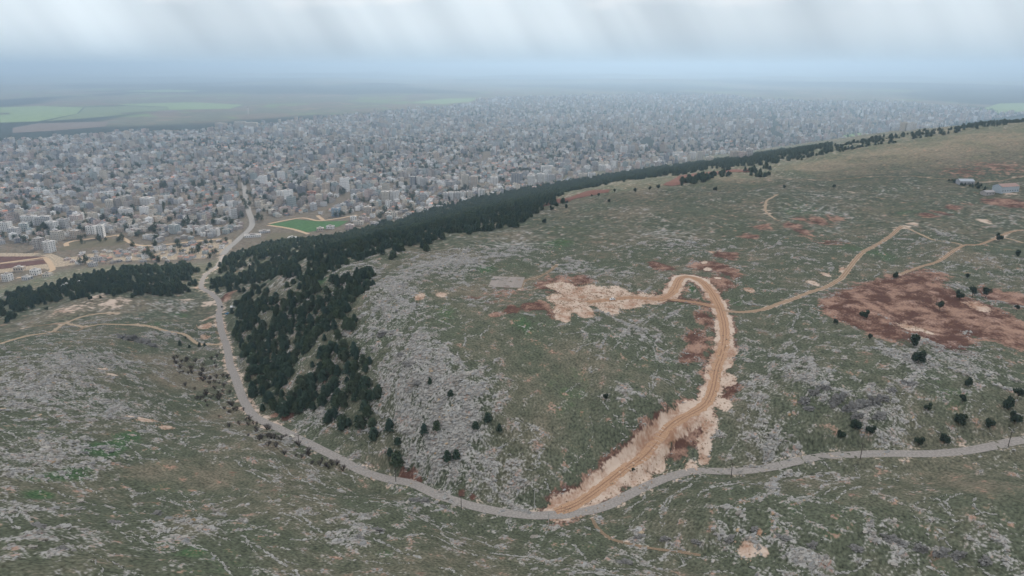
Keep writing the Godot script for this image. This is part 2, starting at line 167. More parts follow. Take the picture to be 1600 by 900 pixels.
const BLOCKS := [
	[-757, -1220, 11.8, 22.3, 14, "white", "slim white tower block beside the bare brown field"],
	[-792, -1250, 16.8, 14.4, 12, "white", "white block left of the slim tower"],
	[-785, -1116, 14.1, 18.4, 13, "white", "white block with dark balconies nearest the red fields"],
	[-816, -1137, 13.2, 18.7, 13, "taupe", "taupe block left of the white balcony block"],
	[-825, -1201, 18.5, 16.2, 13, "cream", "cream block behind the white balcony block"],
	[-801, -1215, 16.4, 14.1, 12, "tan", "tan block with cream front by the field corner"],
	[-960, -1326, 27.9, 17.8, 13, "white", "long white slab block at the left outskirts"],
	[-932, -1326, 27.9, 16.5, 13, "grey", "long grey slab block joined to the white slab"],
	[-933, -1271, 14.7, 14.7, 12, "teal", "teal grey block at the far left outskirts"],
	[-886, -1282, 22.1, 16.0, 12, "white", "wide white block below the long slabs"],
	[-875, -1298, 17.4, 17.4, 12, "grey", "grey block right of the wide white one"],
	[-888, -1483, 15.5, 19.7, 12, "cream", "first cream block of a row of four"],
	[-882, -1497, 15.6, 19.9, 12, "taupe", "second taupe block of a row of four"],
	[-880, -1519, 15.9, 20.2, 12, "cream", "third cream block of a row of four"],
	[-874, -1535, 14.6, 20.4, 12, "grey", "fourth grey block of a row of four"],
	[-819, -1418, 25.7, 13.5, 16, "white", "wide white hall below the row of four"],
	[-855, -1536, 13.1, 17.5, 12, "tan", "tan block left of the white flat hall"],
	[-834, -1537, 29.2, 14.6, 18, "white", "white flat hall right of a tan block"],
	[-877, -1343, 20.6, 15.4, 13, "pink", "pinkish block above the bare brown field"],
	[-882, -1367, 10.5, 15.7, 10, "white", "narrow white block beside the pinkish one"],
	[-969, -1271, 19.5, 17.1, 14, "white", "white block cut by the left picture edge"],
	[-931, -1240, 19.1, 13.1, 12, "grey", "grey block near the left picture edge"],
	[-294, -1567, 19.3, 23.8, 16, "cream", "left half of the cream twin towers"],
	[-276, -1575, 19.4, 23.9, 16, "white", "right half of the cream twin towers"],
	[-371, -1411, 17.5, 16.2, 13, "blue", "pale blue and white block behind the green field"],
	[-309, -1437, 17.8, 13.7, 12, "tan", "tan block right of the pale blue one"],
	[-258, -1391, 12.0, 10.6, 12, "tan", "tan low block at the belt's upper edge"],
	[-245, -1393, 13.3, 10.6, 12, "cream", "cream low block at the belt's upper edge"],
	[-154, -1567, 11.9, 19.3, 14, "grey", "first block of the grey white row above the pines"],
	[-141, -1571, 11.9, 19.3, 14, "white", "second block of the grey white row above the pines"],
	[-127, -1564, 11.8, 19.3, 14, "grey", "third block of the grey white row above the pines"],
	[-114, -1566, 11.9, 19.3, 14, "white", "fourth block of the grey white row above the pines"],
	[-98, -1565, 13.3, 17.8, 14, "cream", "last cream block of the row above the pines"],
	[-71, -1566, 13.3, 20.7, 13, "white", "white tower right of the grey white row"],
	[-555, -1616, 16.8, 16.8, 13, "white", "white block alone behind the green field's left end"],
	[-120, -1741, 19.7, 36.1, 15, "cream", "left tall cream tower in the middle of town"],
	[-97, -1740, 19.7, 32.8, 15, "tan", "right tall tan tower in the middle of town"],
	[-261, -1790, 15.2, 23.6, 14, "dark", "dark tower left of two white striped ones"],
	[-244, -1790, 15.2, 23.6, 14, "white", "white tower right of the dark one"],
	[-228, -1780, 15.1, 21.8, 14, "grey", "grey tower right of the white one"],
	[-461, -1608, 16.7, 9.1, 16, "blue", "bright blue low building in the houses"],
	[-492, -1658, 21.9, 7.8, 14, "red", "low building with a red roof"],
	[-564, -1500, 14.2, 14.2, 12, "cream", "cream block right of the straight avenue"],
	[-47, -1794, 20.2, 21.9, 13, "white", "white block behind the belt's middle"],
	[13, -1791, 30.3, 28.6, 15, "dark", "dark grey block at the belt's upper edge"],
	[49, -1737, 19.6, 26.1, 15, "white", "left white tower with dark stripes above the belt"],
	[74, -1747, 19.7, 26.3, 15, "white", "right white tower with dark stripes above the belt"],
	[99, -1735, 16.3, 22.8, 14, "grey", "grey tower beside the striped pair"],
	[183, -1758, 19.8, 14.8, 14, "cream", "left cream block by the belt's upper edge"],
	[204, -1740, 19.6, 16.3, 14, "white", "right white block by the belt's upper edge"],
	[103, -2003, 37.5, 22.5, 15, "white", "broad white block behind the striped pair"],
	[267, -1999, 28.0, 16.8, 16, "white", "white flat topped block by the open land"],
	[402, -2476, 23.0, 27.6, 18, "white", "left white tower far behind the open land"],
	[429, -2476, 18.4, 29.9, 18, "grey", "grey tower far behind the open land"],
	[568, -2160, 20.1, 24.1, 16, "white", "white tower right of the open land"],
	[578, -2113, 17.7, 25.5, 16, "cream", "cream tower right of the open land"],
	[562, -2328, 34.6, 21.6, 18, "white", "broad white block right of the open land"],
	[578, -1778, 23.1, 19.8, 18, "tan", "tan block near the belt's far end"],
	[504, -1459, 14.9, 21.7, 16, "grey", "tall grey tower near the belt's far end"],
	[458, -1588, 17.7, 16.3, 16, "cream", "cream block touching the belt's far end"],
	[483, -1435, 10.7, 16.0, 16, "pink", "pink tower between the tan block and grey tower"],
	[-714, -975, 11.5, 8.6, 10, "white", "white house with a dark door below the red fields"],
	[-738, -949, 11.2, 10.3, 10, "white", "tall white house at the left edge by the wood"],
	[-760, -1006, 14.8, 5.9, 9, "tan", "low tan house beside the red fields"],
	[-653, -1018, 10.9, 6.0, 9, "grey", "small grey roofed house above the western wood"],
	[-570, -827, 11.4, 3.3, 10, "white", "low white roofed house inside the western wood"],
	[-549, -822, 14.6, 4.0, 10, "tan", "low tan house inside the western wood"],
	[-681, -953, 11.2, 4.7, 9, "cream", "low cream house above the western wood"],
	[-705, -944, 13.0, 4.6, 9, "grey", "low grey house above the western wood"],
	[-480, -1225, 30.7, 3.5, 14, "white", "long white shed beside the green field's near corner"],
	[-470, -1260, 21.8, 3.0, 12, "grey", "flat grey shed at the green field's left corner"],
	[-315, -1293, 17.4, 7.4, 10, "pink", "pink house right of the green field"],
	[-368, -1276, 14.7, 4.9, 10, "tan", "tan house at the green field's lower edge"],
	[-353, -1293, 14.9, 5.0, 10, "white", "white house at the green field's lower edge"],
	[-305, -1326, 20.3, 7.6, 10, "cream", "cream house in the cluster right of the green field"],
	[-323, -1361, 13.0, 9.1, 10, "white", "white house in the cluster right of the green field"],
	[-297, -1361, 15.6, 6.5, 10, "pink", "pale pink house in the cluster right of the green field"],
	[-402, -1210, 15.2, 2.9, 10, "white", "white shed at the belt's left upper edge"],
	[-1459, -3497, 60.9, 28.9, 24, "tan", "tan slab far off beside the long beige one"],
	[-1349, -3461, 57.1, 38.1, 24, "cream", "left half of the long beige slab far off"],
	[-1292, -3461, 57.1, 34.9, 24, "cream", "right half of the long beige slab far off"],
	[1870, -3425, 25.1, 34.6, 20, "white", "first white tower far off below the sky's bright part"],
	[1901, -3425, 25.1, 34.6, 20, "white", "second white tower of the far row of four"],
	[1105, -1957, 14.4, 21.6, 20, "cream", "third cream tower of the far row of four"],
	[1113, -1936, 16.0, 19.5, 20, "white", "last white tower of the far row of four"],
]
const CITY := [-571,-1182,-535,-1220,-521,-1326,-493,-1355,-466,-1373,-359,-1338,-297,-1289,-229,-1329,-165,-1445,-88,-1544,0,-1613,155,-1649,318,-1703,621,-2223,919,-2476,1289,-2792,1779,-3227,2273,-3649,2983,-4302,3478,-4657,3431,-5396,3358,-6175,2785,-6406,2246,-6528,2381,-7528,1778,-7872,680,-7528,-130,-7213,-411,-5664,-738,-5074,-1047,-4414,-1326,-3815,-1477,-3425,-1813,-3290,-1965,-3049,-2169,-2941,-2532,-2890,-1065,-1159,-839,-1173,-779,-1168,-673,-1159]
const OUTSKIRTS := [-733,-1076,-723,-1112,-666,-1146,-569,-1177,-527,-1201,-493,-1159,-500,-1096,-518,-1064,-593,-1049,-662,-1027]
const FIELDS := [
	["green_field", "green", "flat bright green crop field behind the pine belt", [-485,-1332,-445,-1380,-384,-1361,-333,-1367,-340,-1315,-378,-1276,-389,-1266]],
	["ploughed_field", "red", "upper dark red ploughed field at the left", [-869,-1076,-849,-1092,-774,-1092,-768,-1076,-821,-1053,-846,-1045]],
	["ploughed_field", "red", "lower dark red ploughed field at the left", [-835,-1031,-816,-1045,-762,-1076,-742,-1049,-795,-1017,-817,-1006]],
	["fallow_field", "fallow", "olive brown bare field among the left outskirts", [-783,-1142,-793,-1191,-738,-1215,-689,-1201,-689,-1168,-743,-1146,-771,-1129]],
	["fallow_field", "fallow", "brown fallow strip below the green field", [-453,-1205,-454,-1260,-400,-1260,-383,-1245,-414,-1210]],
	["open_land", "sand", "pale open land beside the far end of the belt", [429,-2193,564,-2335,702,-2286,586,-2208]],
	["green_field", "pale_green", "broad pale green field far off at the upper left", [-4088,-5230,-3743,-5572,-3284,-5396,-2884,-4657,-2703,-3996,-3002,-3815]],
	["green_field", "dull_green", "dull green field right of the broad pale one far off", [-3269,-5396,-3035,-5572,-2637,-5396,-2466,-4927,-2544,-4357,-2666,-3996,-2876,-4657]],
	["green_field", "pale_green", "long pale green field before the dark far hills", [-3294,-5858,-2798,-6175,-2195,-5760,-2091,-5230,-2469,-5074,-2678,-5482,-3084,-5664]],
	["green_field", "pale_green", "narrow green field beyond the city's middle", [-895,-6175,-626,-6923,-344,-6923,-370,-6289,-584,-5858]],
	["green_field", "pale_green", "green slope at the far right beyond the halls", [3368,-5074,4108,-5960,4701,-6175,3993,-5230,3224,-4657]],
	["green_field", "pale_green", "green patch among the far towers at right", [1416,-3077,1632,-3290,1683,-3258,1435,-2967]],
	["ploughed_field", "mauve", "mauve ploughed strip in the far left fields", [-2666,-4722,-2445,-5074,-2286,-4927,-2511,-4594]],
	["ploughed_field", "mauve", "thin mauve field at the far left edge", [-3563,-4657,-3422,-4788,-3286,-4594,-3425,-4473]],
	["green_field", "pale_green", "long thin green field before the far hills", [-4694,-7528,-4933,-9118,-4406,-10191,-3899,-10827,-3864,-9118,-4219,-8056]],
	["eroded_slope", "mauve", "pale brown eroded bank left of the far city", [-2553,-3572,-2612,-3859,-2301,-3996,-2123,-3649,-2241,-3391,-2358,-3290]],
	["far_lake", "pale", "pale strip of water under the horizon at left", [-21243,-26358,-19674,-29703,-15562,-28498,-10980,-24516,-13345,-22914,-16424,-22914]],
	["far_lake", "pale", "short bright strip of water under the horizon at right", [10597,-32446,12791,-35745,13791,-32446,11183,-30476]],
	["open_land", "sand", "pale sandy ground around the scattered outskirts", [-931,-1116,-777,-1112,-735,-1080,-710,-1108,-643,-1146,-563,-1164,-511,-1210,-482,-1137,-494,-1080,-518,-1064,-605,-1053,-668,-1020,-690,-993,-728,-1020,-826,-979]],
]
const AVENUE := [-482,-1096,-491,-1142,-499,-1215,-516,-1326,-573,-1464,-652,-1658,-730,-1852]
const SIDE_LANES := [[-818,-1049,-771,-1084,-765,-1080],
	[-765,-1080,-711,-1013,-711,-979,-740,-966],
	[-737,-1245,-669,-1173,-630,-1164,-575,-1191,-527,-1215],
	[-780,-1159,-793,-1191,-746,-1230,-737,-1245],
	[-485,-1326,-428,-1293,-382,-1250],
	[-487,-1338,-439,-1392,-396,-1367,-369,-1380,-326,-1424],
	[-411,-1418,-384,-1367]]
const CRAGS := [158.22,-331.23,3.11,0.80,164.09,-334.40,2.78,0.80,170.58,-335.52,2.44,0.70,173.76,-326.46,3.07,1.00,178.07,-320.91,3.02,1.00,185.06,-322.20,3.36,1.00,191.69,-323.90,3.37,1.00,197.74,-326.81,2.72,0.80,179.00,-315.07,2.65,0.70,190.17,-315.37,2.65,0.80,204.57,-331.78,2.41,0.70,215.39,-336.10,2.43,0.60,159.03,-326.64,2.39,0.70,-329.60,-547.40,4.99,0.70,-320.54,-547.50,4.99,0.70,-310.97,-545.59,4.43,0.70,-338.54,-548.93,4.44,0.60,-68.56,-391.53,2.79,0.70,-86.30,-428.11,3.02,0.60,-61.64,-375.71,2.70,0.60,-54.41,-363.00,2.63,0.60,153.39,-232.08,2.60,0.80,157.32,-229.75,2.32,0.70,163.23,-226.65,2.55,0.80,169.91,-223.15,2.52,0.80,139.10,-228.92,2.32,0.70,123.30,-233.54,2.10,0.70,114.10,-239.41,2.15,0.60,174.38,-220.22,2.49,0.80,181.91,-216.56,2.46,0.70,104.71,-246.84,2.20,0.60,93.59,-245.23,1.93,0.60,81.19,-249.05,1.96,0.60,68.46,-254.27,2.00,0.60,58.10,-259.31,1.74,0.60,-49.27,-294.75,2.92,0.70,-45.19,-293.36,2.58,0.60,-35.41,-292.03,2.25,0.50,-57.51,-245.49,2.19,0.60,-63.25,-235.41,2.11,0.60,-146.63,-212.73,2.13,0.50,-144.79,-234.16,2.33,0.50,-158.85,-192.43,2.15,0.60,-140.40,-177.32,1.81,0.50,47.53,-239.28,2.44,0.60]
const FARM := Vector2(594.1, -818.0)
const SHED := Vector2(576.7, -867.8)
const PAD := Vector2(-4.1, -518.5)
const QUARRY_CAR := Vector2(74.2, -476.7)
const BLUE_CAR := Vector2(-296.5, -667.1)
const WHITE_SHED := Vector2(-302.7, -704.1)
const HILL_FIELDS := [
	["ploughed_field", "narrow dark red ploughed strip on the far plateau", [23,-933,68,-1019,116,-1072,151,-1046,144,-1015,109,-1005,63,-953,26,-908]],
	["ploughed_field", "broad red field on the far plateau rim", [229,-1036,281,-1155,342,-1180,414,-1167,388,-1106,343,-1112,277,-1053,236,-1003]],
]

# ---------------------------------------------------------------- state
var rng := RandomNumberGenerator.new()
var xs := PackedFloat32Array()
var zs := PackedFloat32Array()
var hh := PackedFloat32Array()        # heights on the xs by zs lattice, row by row
var na: int                           # first and last column and row of the near, finely cut hillside
var nb: int
var ra: int
var rb: int
var taken := {}
var strata := FastNoiseLite.new()
var patch := FastNoiseLite.new()
var joint := FastNoiseLite.new()
var grain := FastNoiseLite.new()
var rockmask: Image
var near_rect := Rect2(-420, -650, 840, 520)
var mid_rect := Rect2(-1500, -2700, 3800, 2600)
var lut := PackedByteArray()
var M := {}

# ---------------------------------------------------------------- naming helpers
func numbered(called: String) -> String:
	var k: int = taken.get(called, 0)
	taken[called] = k + 1
	return called if k == 0 else "%s_%03d" % [called, k]

func tag(o: Node, label: String, category: String, group := "", kind := "") -> Node:
	if label: o.set_meta("label", label)
	if category: o.set_meta("category", category)
	if group: o.set_meta("group", group)
	if kind: o.set_meta("kind", kind)
	return o

func top(called: String, o: Node3D) -> Node3D:
	o.name = numbered(called)
	add_child(o, true)
	return o

func thing(called: String, at: Vector3, turn := 0.0) -> Node3D:
	var o := Node3D.new()
	top(called, o)
	o.position = at
	o.rotation.y = turn
	return o

func part(parent: Node3D, called: String, mesh: Mesh, mat: Material = null) -> MeshInstance3D:
	var o := MeshInstance3D.new()
	o.name = called
	o.mesh = mesh
	if mat: o.material_override = mat
	parent.add_child(o, true)
	return o

func mat(r: float, g: float, b: float, rough := 0.9) -> StandardMaterial3D:
	var m := StandardMaterial3D.new()
	m.albedo_color = Color(r, g, b).linear_to_srgb()
	m.roughness = rough
	m.metallic_specular = 0.25
	return m

func noise_tex(freq: float, lo: Color, hi: Color, seed_: int, size := 512, octaves := 4) -> NoiseTexture2D:
	var t := NoiseTexture2D.new()
	t.width = size
	t.height = size
	t.seamless = true
	var n := FastNoiseLite.new()
	n.seed = seed_
	n.frequency = freq
	n.fractal_octaves = octaves
	t.noise = n
	var gr := Gradient.new()
	gr.set_color(0, lo.linear_to_srgb())
	gr.set_color(1, hi.linear_to_srgb())
	gr.set_offset(0, 0.2)
	gr.set_offset(1, 0.8)
	t.color_ramp = gr
	return t

func soil_mat(lo: Color, hi: Color, scale: float, seed_: int, freq := 0.02) -> StandardMaterial3D:
	var m := StandardMaterial3D.new()
	m.albedo_texture = noise_tex(freq, lo, hi, seed_)
	m.uv1_triplanar = true
	m.uv1_world_triplanar = true
	m.uv1_scale = Vector3.ONE * scale
	m.roughness = 0.95
	m.metallic_specular = 0.15
	return m

# ---------------------------------------------------------------- sky, sun, camera
func set_view() -> void:
	var cam := Camera3D.new()
	cam.name = "camera"
	cam.position = Vector3(0, 300, 0)
	cam.rotation_degrees = Vector3(-18, 0, 0)
	cam.fov = 45.77
	cam.near = 1.0
	cam.far = 90000.0
	add_child(cam)
	cam.current = true
	var e := Environment.new()
	e.background_mode = Environment.BG_SKY
	e.tonemap_mode = Environment.TONE_MAPPER_LINEAR
	e.tonemap_exposure = 1.33
	e.sdfgi_enabled = true
	e.ssao_enabled = true
	e.ssil_enabled = true
	e.volumetric_fog_enabled = true
	e.volumetric_fog_density = 0.000145
	e.volumetric_fog_albedo = Color(0.765, 0.885, 1.0)
	e.volumetric_fog_anisotropy = 0.55
	var sky := Sky.new()
	var pm := PanoramaSkyMaterial.new()
	pm.panorama = sky_picture()
	sky.sky_material = pm
	e.sky = sky
	var we := WorldEnvironment.new()
	we.name = "environment"
	we.environment = e
	add_child(we)
	var sun := DirectionalLight3D.new()
	sun.name = "sun"
	sun.light_energy = 0.85
	sun.light_color = Color(1.0, 0.95, 0.88)
	sun.light_angular_distance = 3.0
	sun.shadow_enabled = true
	sun.rotation_degrees = Vector3(-36, 168, 0)
	add_child(sun)

func sky_picture() -> ImageTexture:
	# a broken sheet of high cloud with soft slanting shafts of lit air under it, the same all round
	var w := 2048
	var h := 1024
	var n := FastNoiseLite.new()
	n.seed = 11
	n.frequency = 1.0
	n.fractal_octaves = 4
	var shaft := FastNoiseLite.new()
	shaft.seed = 5
	shaft.frequency = 1.0
	shaft.fractal_octaves = 3
	var data := PackedByteArray()
	data.resize(w * h * 3)
	for k in w * h:
		data[k * 3] = lut[378]
		data[k * 3 + 1] = lut[472]
		data[k * 3 + 2] = lut[547]
	for j in h / 2:
		var el := (0.5 - (j + 0.5) / h) * PI
		var y := sin(el)
		var cy := cos(el)
		for i in w:
			var a := (i + 0.5) / w * TAU
			var cx := cos(a) * cy
			var cz := sin(a) * cy
			# cloud sheet seen on a plane overhead
			var k := 1.0 / (y + 0.16)
			var c := n.get_noise_2d(cx * k * 1.3, cz * k * 1.3)
			var cl := smoothstep(-0.25, 0.35, c)
			var lowband := smoothstep(0.068, 0.115, y + c * 0.03)
			# hazy air low down, paler higher up
			var rise := smoothstep(-0.012, 0.06, el)
			var r := lerpf(0.375, 0.565, rise)
			var g := lerpf(0.470, 0.640, rise)
			var b := lerpf(0.545, 0.695, rise)
			# broad soft shafts, leaning, in the lit air below the cloud
			var s := a + el * 0.62
			var sh := shaft.get_noise_3d(cos(s) * 4.5, sin(s) * 4.5, el * 1.2) * 0.9 + shaft.get_noise_3d(cos(s) * 13.0, sin(s) * 13.0, el * 1.2 + 7.0) * 0.42
			var reach := smoothstep(-0.01, 0.03, el) * (1.0 - smoothstep(0.14, 0.4, el))
			var lit := 1.0 + (0.40 if sh > 0.0 else 0.32) * sh * reach
			r *= lit
			g *= lerpf(1.0, lit, 0.93)
			b *= lerpf(1.0, lit, 0.85)
			# cloud sheet
			var cr := 0.68 + 0.10 * cl + 0.34 * smoothstep(0.36, 0.8, y)
			r = lerpf(r, cr, lowband * 0.85)
			g = lerpf(g, cr * 1.01, lowband * 0.85)
			b = lerpf(b, cr * 1.03, lowband * 0.85)
			var at := (j * w + i) * 3
			data[at] = lut[int(clampf(r, 0, 1) * 1023.0)]
			data[at + 1] = lut[int(clampf(g, 0, 1) * 1023.0)]
			data[at + 2] = lut[int(clampf(b, 0, 1) * 1023.0)]
	return ImageTexture.create_from_image(Image.create_from_data(w, h, false, Image.FORMAT_RGB8, data))

# ---------------------------------------------------------------- landform
func axis_x() -> void:
	var left := []
	var x := near_rect.position.x
	var st := 1.6
	while x > -42000.0:
		st *= 1.035
		x -= st
		left.push_front(x)
	xs.append_array(PackedFloat32Array(left))
	na = xs.size()
	x = near_rect.position.x
	while x < near_rect.end.x - 0.1:
		xs.append(x)
		x += 1.6
	xs.append(near_rect.end.x)
	nb = xs.size() - 1
	x = near_rect.end.x
	st = 1.6
	while x < 42000.0:
		st *= 1.035
		x += st
		xs.append(x)

func axis_z() -> void:
	# from the south edge behind the camera northwards to the far hills; z falls
	var z := 110.0
	while z > near_rect.end.y + 1.0:
		zs.append(z)
		z -= 12.0
	ra = zs.size()
	z = near_rect.end.y
	while z > near_rect.position.y + 0.1:
		zs.append(z)
		z -= 1.6
	zs.append(near_rect.position.y)
	rb = zs.size() - 1
	z = near_rect.position.y
	var st := 1.6
	while z > -50000.0:
		st *= 1.025
		z -= st
		zs.append(z)

func cubic(p0: float, p1: float, p2: float, p3: float, t: float) -> float:
	return p1 + 0.5 * t * (p2 - p0 + t * (2.0 * p0 - 5.0 * p1 + 4.0 * p2 - p3 + t * (3.0 * (p1 - p2) + p3 - p0)))

func build_heights() -> void:
	var cw := 196
	var ch := 152
	var np: int = RELIEF.size() / 3
	var px := PackedFloat64Array()
	var pz := PackedFloat64Array()
	var pw := PackedFloat64Array()
	for i in np:
		px.append(RELIEF[i * 3] * 0.001)
		pz.append(RELIEF[i * 3 + 1] * 0.001)
		pw.append(RELIEF[i * 3 + 2] * 0.5)
	var c := PackedFloat32Array()
	c.resize(cw * ch)
	for j in ch:
		var z := -2.9 + j * 0.02
		var fz := smoothstep(-2.8, -2.3, z)
		for i in cw:
			var x := -1.6 + i * 0.02
			var v: float = RELIEF_TREND[0] + RELIEF_TREND[1] * x + RELIEF_TREND[2] * z
			for k in np:
				var dx := x - px[k]
				var dz := z - pz[k]
				var r2 := dx * dx + dz * dz + 1e-12
				v += pw[k] * r2 * log(r2)
			c[j * cw + i] = maxf(v, 0.0) * fz * smoothstep(-1.55, -1.25, x) * (1.0 - smoothstep(1.9, 2.28, x))
	var nx := xs.size()
	var nz := zs.size()
	# along x for every coarse row, then along z
	var mid := PackedFloat32Array()
	mid.resize(nx * ch)
	for i in nx:
		var f := (xs[i] + 1600.0) / 20.0
		if f <= 0.0 or f >= cw - 1:
			continue
		var i1 := int(f)
		var t := f - i1
		var i0 := maxi(i1 - 1, 0)
		var i2 := mini(i1 + 1, cw - 1)
		var i3 := mini(i1 + 2, cw - 1)
		for j in ch:
			var o := j * cw
			mid[j * nx + i] = cubic(c[o + i0], c[o + i1], c[o + i2], c[o + i3], t)
	hh.resize(nx * nz)
	var bump := FastNoiseLite.new()
	bump.seed = 3
	bump.frequency = 0.011
	bump.fractal_octaves = 5
	bump.fractal_gain = 0.45
	var far := FastNoiseLite.new()
	far.seed = 8
	far.frequency = 0.00013
	far.fractal_octaves = 4
	for j in nz:
		var f := clampf((zs[j] + 2900.0) / 20.0, 0.0, ch - 1.001)
		var inside := zs[j] > -2890.0
		var j1 := int(f)
		var t := f - j1
		var j0 := maxi(j1 - 1, 0) * nx
		var j2 := mini(j1 + 1, ch - 1) * nx
		var j3 := mini(j1 + 2, ch - 1) * nx
		var jj := j1 * nx
		var farness := clampf((-zs[j] - 7000.0) / 38000.0, 0.0, 1.0)
		for i in nx:
			var v := 0.0
			if inside:
				v = maxf(cubic(mid[j0 + i], mid[jj + i], mid[j2 + i], mid[j3 + i], t), 0.0)
				if v > 0.5:
					v += bump.get_noise_2d(xs[i], zs[j]) * 5.0 * minf(v / 30.0, 1.0)
			elif farness > 0.0:
				v = maxf(0.0, far.get_noise_2d(xs[i], zs[j] * 1.6) + 0.12) * 440.0 * farness
			hh[j * nx + i] = v

func col_of(x: float) -> int:
	return clampi(xs.bsearch(x) - 1, 0, xs.size() - 2)

func row_of(z: float) -> int:
	# zs falls: count by hand inside the even stretch, else search
	if z <= zs[ra] and z >= zs[rb]:
		return clampi(int((zs[ra] - z) / 1.6), ra - ra, rb - ra - 1) + ra
	var lo := 0
	var hi := zs.size() - 2
	while lo < hi:
		var m := (lo + hi + 1) / 2
		if zs[m] >= z: lo = m
		else: hi = m - 1
	return lo

func ground(x: float, z: float) -> float:
	var i := col_of(x)
	var j := row_of(z)
	var n := xs.size()
	var a := clampf((x - xs[i]) / (xs[i + 1] - xs[i]), 0, 1)
	var b := clampf((z - zs[j]) / (zs[j + 1] - zs[j]), 0, 1)
	var o := j * n + i
	return lerpf(lerpf(hh[o], hh[o + 1], a), lerpf(hh[o + n], hh[o + n + 1], a), b)

func ground_normal(x: float, z: float) -> Vector3:
	return Vector3(ground(x - 2, z) - ground(x + 2, z), 4.0, ground(x, z - 2) - ground(x, z + 2)).normalized()

func line_points(flat: Array, step: float) -> PackedVector2Array:
	# an even run of points along a smooth curve through the given ones
	var p := PackedVector2Array()
	for i in flat.size() / 2:
		p.append(Vector2(flat[i * 2], flat[i * 2 + 1]))
	var dense := PackedVector2Array()
	for i in p.size() - 1:
		var a := p[maxi(i - 1, 0)]
		var d := p[mini(i + 2, p.size() - 1)]
		var k := maxi(2, int(p[i].distance_to(p[i + 1]) / (step * 0.35)))
		for q in k:
			dense.append(Vector2(cubic(a.x, p[i].x, p[i + 1].x, d.x, q / float(k)), cubic(a.y, p[i].y, p[i + 1].y, d.y, q / float(k))))
	dense.append(p[p.size() - 1])
	var out := PackedVector2Array([dense[0]])
	for q in dense:
		if q.distance_to(out[out.size() - 1]) >= step:
			out.append(q)
	return out

func smooth_heights(p: PackedVector2Array, reach: int) -> PackedFloat32Array:
	var raw := PackedFloat32Array()
	for q in p:
		raw.append(ground(q.x, q.y))
	var out := PackedFloat32Array()
	for i in p.size():
		var s := 0.0
		var w := 0.0
		for k in range(-reach, reach + 1):
			var q := clampi(i + k, 0, p.size() - 1)
			s += raw[q]
			w += 1.0
		out.append(s / w)
	return out

func bed(p: PackedVector2Array, half: float, fade: float, reach: int) -> void:
	# grade the hillside level across a road
	var y := smooth_heights(p, reach)
	var n := xs.size()
	var best := {}
	for k in p.size():
		var r := half + fade
		var i0 := col_of(p[k].x - r)
		var i1 := col_of(p[k].x + r) + 1
		var j0 := row_of(p[k].y + r)
		var j1 := row_of(p[k].y - r) + 1
		for j in range(j0, j1 + 1):
			for i in range(i0, i1 + 1):
				var d := p[k].distance_to(Vector2(xs[i], zs[j]))
				var o := j * n + i
				if d < r + 3.0 and (not best.has(o) or best[o][0] > d):
					best[o] = [d, y[k]]
	for o in best:
		var w := 1.0 - smoothstep(half, half + fade, best[o][0])
		hh[o] = lerpf(hh[o], best[o][1], w)

func level(at: Vector2, r: float, fade: float) -> void:
	# a flat place cut into the hill
	var y := ground(at.x, at.y)
	var n := xs.size()
	for j in range(row_of(at.y + r + fade), row_of(at.y - r - fade) + 2):
		for i in range(col_of(at.x - r - fade), col_of(at.x + r + fade) + 2):
			hh[j * n + i] = lerpf(y, hh[j * n + i], smoothstep(r, r + fade, at.distance_to(Vector2(xs[i], zs[j]))))

# ---------------------------------------------------------------- what the ground is made of
func stamp(a: PackedFloat32Array, chan: int, w: int, h: int, rect: Rect2, list: Array) -> void:
	for k in list.size() / 4:
		spot(a, chan, w, h, rect, list[k * 4], list[k * 4 + 1], list[k * 4 + 2], list[k * 4 + 3])

func spot(a: PackedFloat32Array, chan: int, w: int, h: int, rect: Rect2, x: float, z: float, r: float, amount: float, most := 9.0) -> void:
	# soft round patch, longer away from the viewer's slope than across
	var sx := w / rect.size.x
	var sz := h / rect.size.y
	var rz := r * 1.5
	for j in range(maxi(0, int((z - rz - rect.position.y) * sz)), mini(h, int((z + rz - rect.position.y) * sz) + 2)):
		for i in range(maxi(0, int((x - r - rect.position.x) * sx)), mini(w, int((x + r - rect.position.x) * sx) + 2)):
			var dx := (rect.position.x + (i + 0.5) / sx - x) / r
			var dz := (rect.position.y + (j + 0.5) / sz - z) / rz
			var d := dx * dx + dz * dz
			if d < 1.0:
				var f := (1.0 - d)
				var o := (j * w + i) * 4 + chan
				a[o] = minf(a[o] + amount * f * f * 1.25, most) if most > 8.0 else maxf(a[o], minf(amount * f * 1.6, most))

